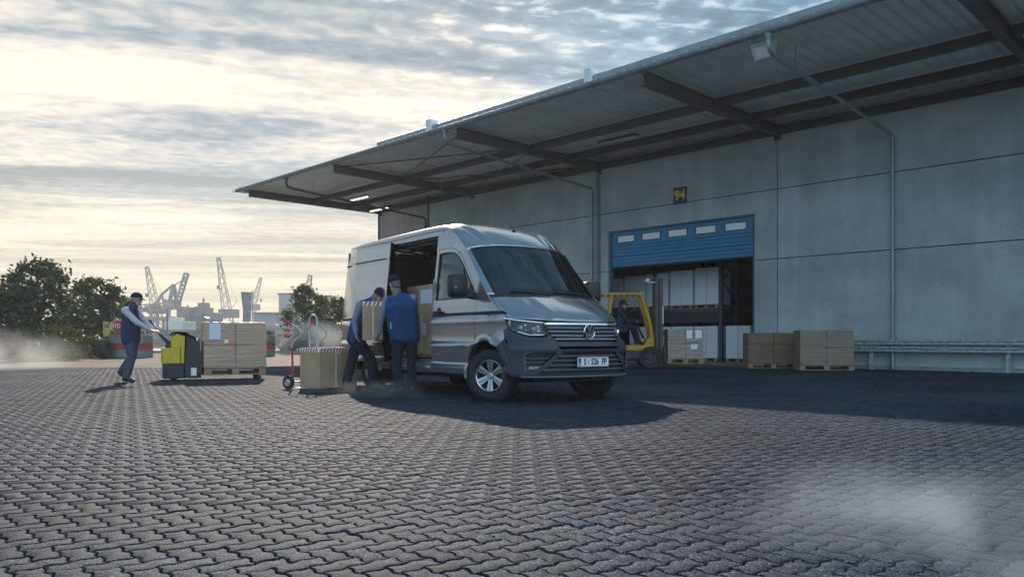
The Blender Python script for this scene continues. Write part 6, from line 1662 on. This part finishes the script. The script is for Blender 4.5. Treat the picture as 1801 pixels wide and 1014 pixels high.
# buildings, silos and a dark shed on the far bank
def block(name, label, x0, x1, r0, Y, dep, m, cat='building', extra=None):
    a = at(x0, Y, r0); c = at(x1, Y, r0); t = thing(name, label, cat, ((a.x+c.x)/2, Y+dep/2, .88)); w = c.x-a.x; hh = a.z-.88
    MB().bx(-w/2, w/2, -dep/2, dep/2, 0, hh).build('wall', m, t, bevel=.05); MB().bx(-w/2-.3, w/2+.3, -dep/2-.3, dep/2+.3, hh+.01, hh+.5).build('roof', GREY, t)
    return t, w, hh, dep
FAC = mat('shed_grey', (.22, .24, .26), .7, var=.1, vscale=.2); SILO = mat('silo_grey', (.30, .30, .31), .7, var=.12, vscale=.2); SHED = mat('dark_shed', (.075, .09, .095), .7, var=.3, vscale=.2)
t, w, hh, dp = block('grey_hall', 'wide grey warehouse hall across the river, right of the banner', 446, 491, 552, 200, 30, FAC)
for k in range(5): MB().bx(-w/2+w*(k+.2)/5, -w/2+w*(k+.55)/5, -dp/2-.12, -dp/2-.01, 1.0, 2.6).build('window', mat('far_window', (.05, .06, .07), .2), t)
MB().bx(-w/2+3.6, -w/2+5.2, -3, 0, hh+.5, hh+2.2).bx(w/2-3, w/2-1.2, -3, 0, hh+.5, hh+1.6).build('vent_box', GREY, t)
for x0, x1, r0, lab in ((490, 511, 518, 'tall grey silo block left of the conical tree'), (561, 580, 522, 'tall grey silo block behind the rounded tree')):
    t, w, hh, dp = block('silo_tower', lab, x0, x1, r0, 230, 8, SILO)
    for k in range(3): MB().bx(-w/2+.1, w/2-.1, -dp/2-.15, -dp/2-.02, hh*(.25+.25*k), hh*(.25+.25*k)+.25).build('ledge', FAC, t)
t, w, hh, dp = block('dark_hall', 'long dark harbour shed low behind the wrapped load', 326, 440, 577, 205, 20, SHED)
t, w, hh, dp = block('low_shed', 'low dark shed in front of the grey hall', 462, 500, 578, 150 if False else 195, 4, SHED)
block('far_hall', 'low grey shed beyond the river at the left, behind the walking man', 205, 250, 578, 220, 15, FAC)
# tall banner flag tapering down
Y = 120; b = at(442, Y); bn = thing('banner_flag', 'tall grey violet banner flag on a pole beside the thin crane', 'banner', (b.x, b.y, -.8)); sc = Y/1374
def q(px, row): return ((px-442)*sc, (596-row)*sc+H+.8)
poly = [q(424, 513), q(443, 513.5), q(441.5, 540), q(441, 572), q(427, 572), q(427.5, 545), q(425, 525)]
MB().prism(poly, -.06, .06, Matrix.Rotation(pi/2, 4, 'X')).build('flag', mat('banner_cloth', (.15, .135, .17), .8, var=.45, vscale=.8, vcol=(.30, .28, .31)), bn)
MB().cyl((q(444.5, 0)[0], 0, 0), (q(444.5, 0)[0], 0, q(0, 511)[1]), .10, n=10).build('pole', POST, bn)
# lamp and mooring posts along the quay
for px, r0, Y, lab in ((357, 553, 60, 'pale thin post behind the wrapped load, on the quay'), (294, 545, 58, 'pale thin post behind the tiller, on the quay')):
    p = at(px, Y); t = thing('quay_post', lab, 'post', (p.x, p.y, .10), 0, 'posts on the quay'); MB().cyl((0, 0, 0), (0, 0, at(px, Y, r0).z), .07, .05, 10).build('post', PALE, t); MB().lathe([(.11, 0), (.11, .08), (.07, .1)], Matrix(), 12).build('foot', PALE, t)
# ------------------------------------------------------------------ dust and smoke drifting over the yard
def puff(name, label, loc, r, dens, col, scale=1.2, seed=0.0, lo=.42, hi=.75, rz=0.0):
    o = MB().ell((0, 0, 0), (1, 1, 1), None, 24, 14).build(name, [], None, loc, rz); o.scale = r
    tag(o, label, 'dust' if 'dust' in name else 'smoke', kind='stuff')
    m = bpy.data.materials.new(name); m.use_nodes = True; nt = m.node_tree; L = nt.links; nt.nodes.clear()
    pv = nt.nodes.new('ShaderNodeVolumePrincipled'); pv.inputs['Color'].default_value = (*col, 1); pv.inputs['Anisotropy'].default_value = .35
    g = nt.nodes.new('ShaderNodeTexCoord'); ln = nt.nodes.new('ShaderNodeVectorMath'); ln.operation = 'LENGTH'; L.new(g.outputs['Object'], ln.inputs[0])
    fo = nt.nodes.new('ShaderNodeMapRange'); fo.interpolation_type = 'SMOOTHSTEP'; fo.inputs[1].default_value = 1.0; fo.inputs[2].default_value = .15; L.new(ln.outputs['Value'], fo.inputs[0])
    ge = nt.nodes.new('ShaderNodeNewGeometry'); nz = nt.nodes.new('ShaderNodeTexNoise'); nz.noise_dimensions = '4D'; nz.inputs['W'].default_value = seed; nz.inputs['Scale'].default_value = scale; nz.inputs['Detail'].default_value = 6; nz.inputs['Distortion'].default_value = .6
    L.new(ge.outputs['Position'], nz.inputs['Vector'])
    mr = nt.nodes.new('ShaderNodeMapRange'); mr.inputs[1].default_value = lo; mr.inputs[2].default_value = hi; L.new(nz.outputs['Fac'], mr.inputs[0])
    mu = nt.nodes.new('ShaderNodeMath'); mu.operation = 'MULTIPLY'; L.new(fo.outputs[0], mu.inputs[0]); L.new(mr.outputs[0], mu.inputs[1])
    m2 = nt.nodes.new('ShaderNodeMath'); m2.operation = 'MULTIPLY'; L.new(mu.outputs[0], m2.inputs[0]); m2.inputs[1].default_value = dens
    L.new(m2.outputs[0], pv.inputs['Density']); oo = nt.nodes.new('ShaderNodeOutputMaterial'); L.new(pv.outputs[0], oo.inputs['Volume'])
    o.data.materials.append(m); return o
if True:
    puff('dust_cloud', 'brown dust swirling at the feet of the workers beside the van', (-1.75, 11.0, .12), (.95, .42, .20), 1.7, (.92, .86, .80), 2.6, 1.0, .38, .75)
    puff('dust_cloud', 'thin dust at the foot of the carton on the hand truck', (-2.9, 12.1, .10), (.6, .35, .16), 1.4, (.92, .86, .80), 2.6, 2.0, .38, .75)
    puff('smoke', 'white smoke drifting in from the left edge over the yard', (-14.9, 21.5, .30), (3.2, 3.2, 1.0), 1.3, (.95, .94, .93), .8, 3.0, .42, .80)
    puff('smoke', 'pale smoke wisps low over the pavers at the lower right', (1.85, 2.95, .12), (1.5, 1.25, .24), 2.3, (.80, .91, 1.0), 2.1, 4.6, .45, .80)
    puff('smoke', 'thin bluish smoke behind the hand truck', (-11.5, 44.0, .9), (3.2, 1.6, 1.2), .55, (.85, .90, .95), .5, 5.0, .34, .66)
# air
hz = MB().bx(-160, 130, -8, 345, -2.0, 62).build('haze', [], None, sharp=0); hz['kind'] = 'stuff'; hz['label'] = 'pale haze in the air over the yard and harbour'
hm = bpy.data.materials.new('haze'); hm.use_nodes = True; nt = hm.node_tree; nt.nodes.clear(); pv = nt.nodes.new('ShaderNodeVolumePrincipled'); pv.inputs['Density'].default_value = .0007; pv.inputs['Color'].default_value = (.90, .93, .96, 1); pv.inputs['Anisotropy'].default_value = .4
oo = nt.nodes.new('ShaderNodeOutputMaterial'); nt.links.new(pv.outputs[0], oo.inputs['Volume']); hz.data.materials.append(hm)
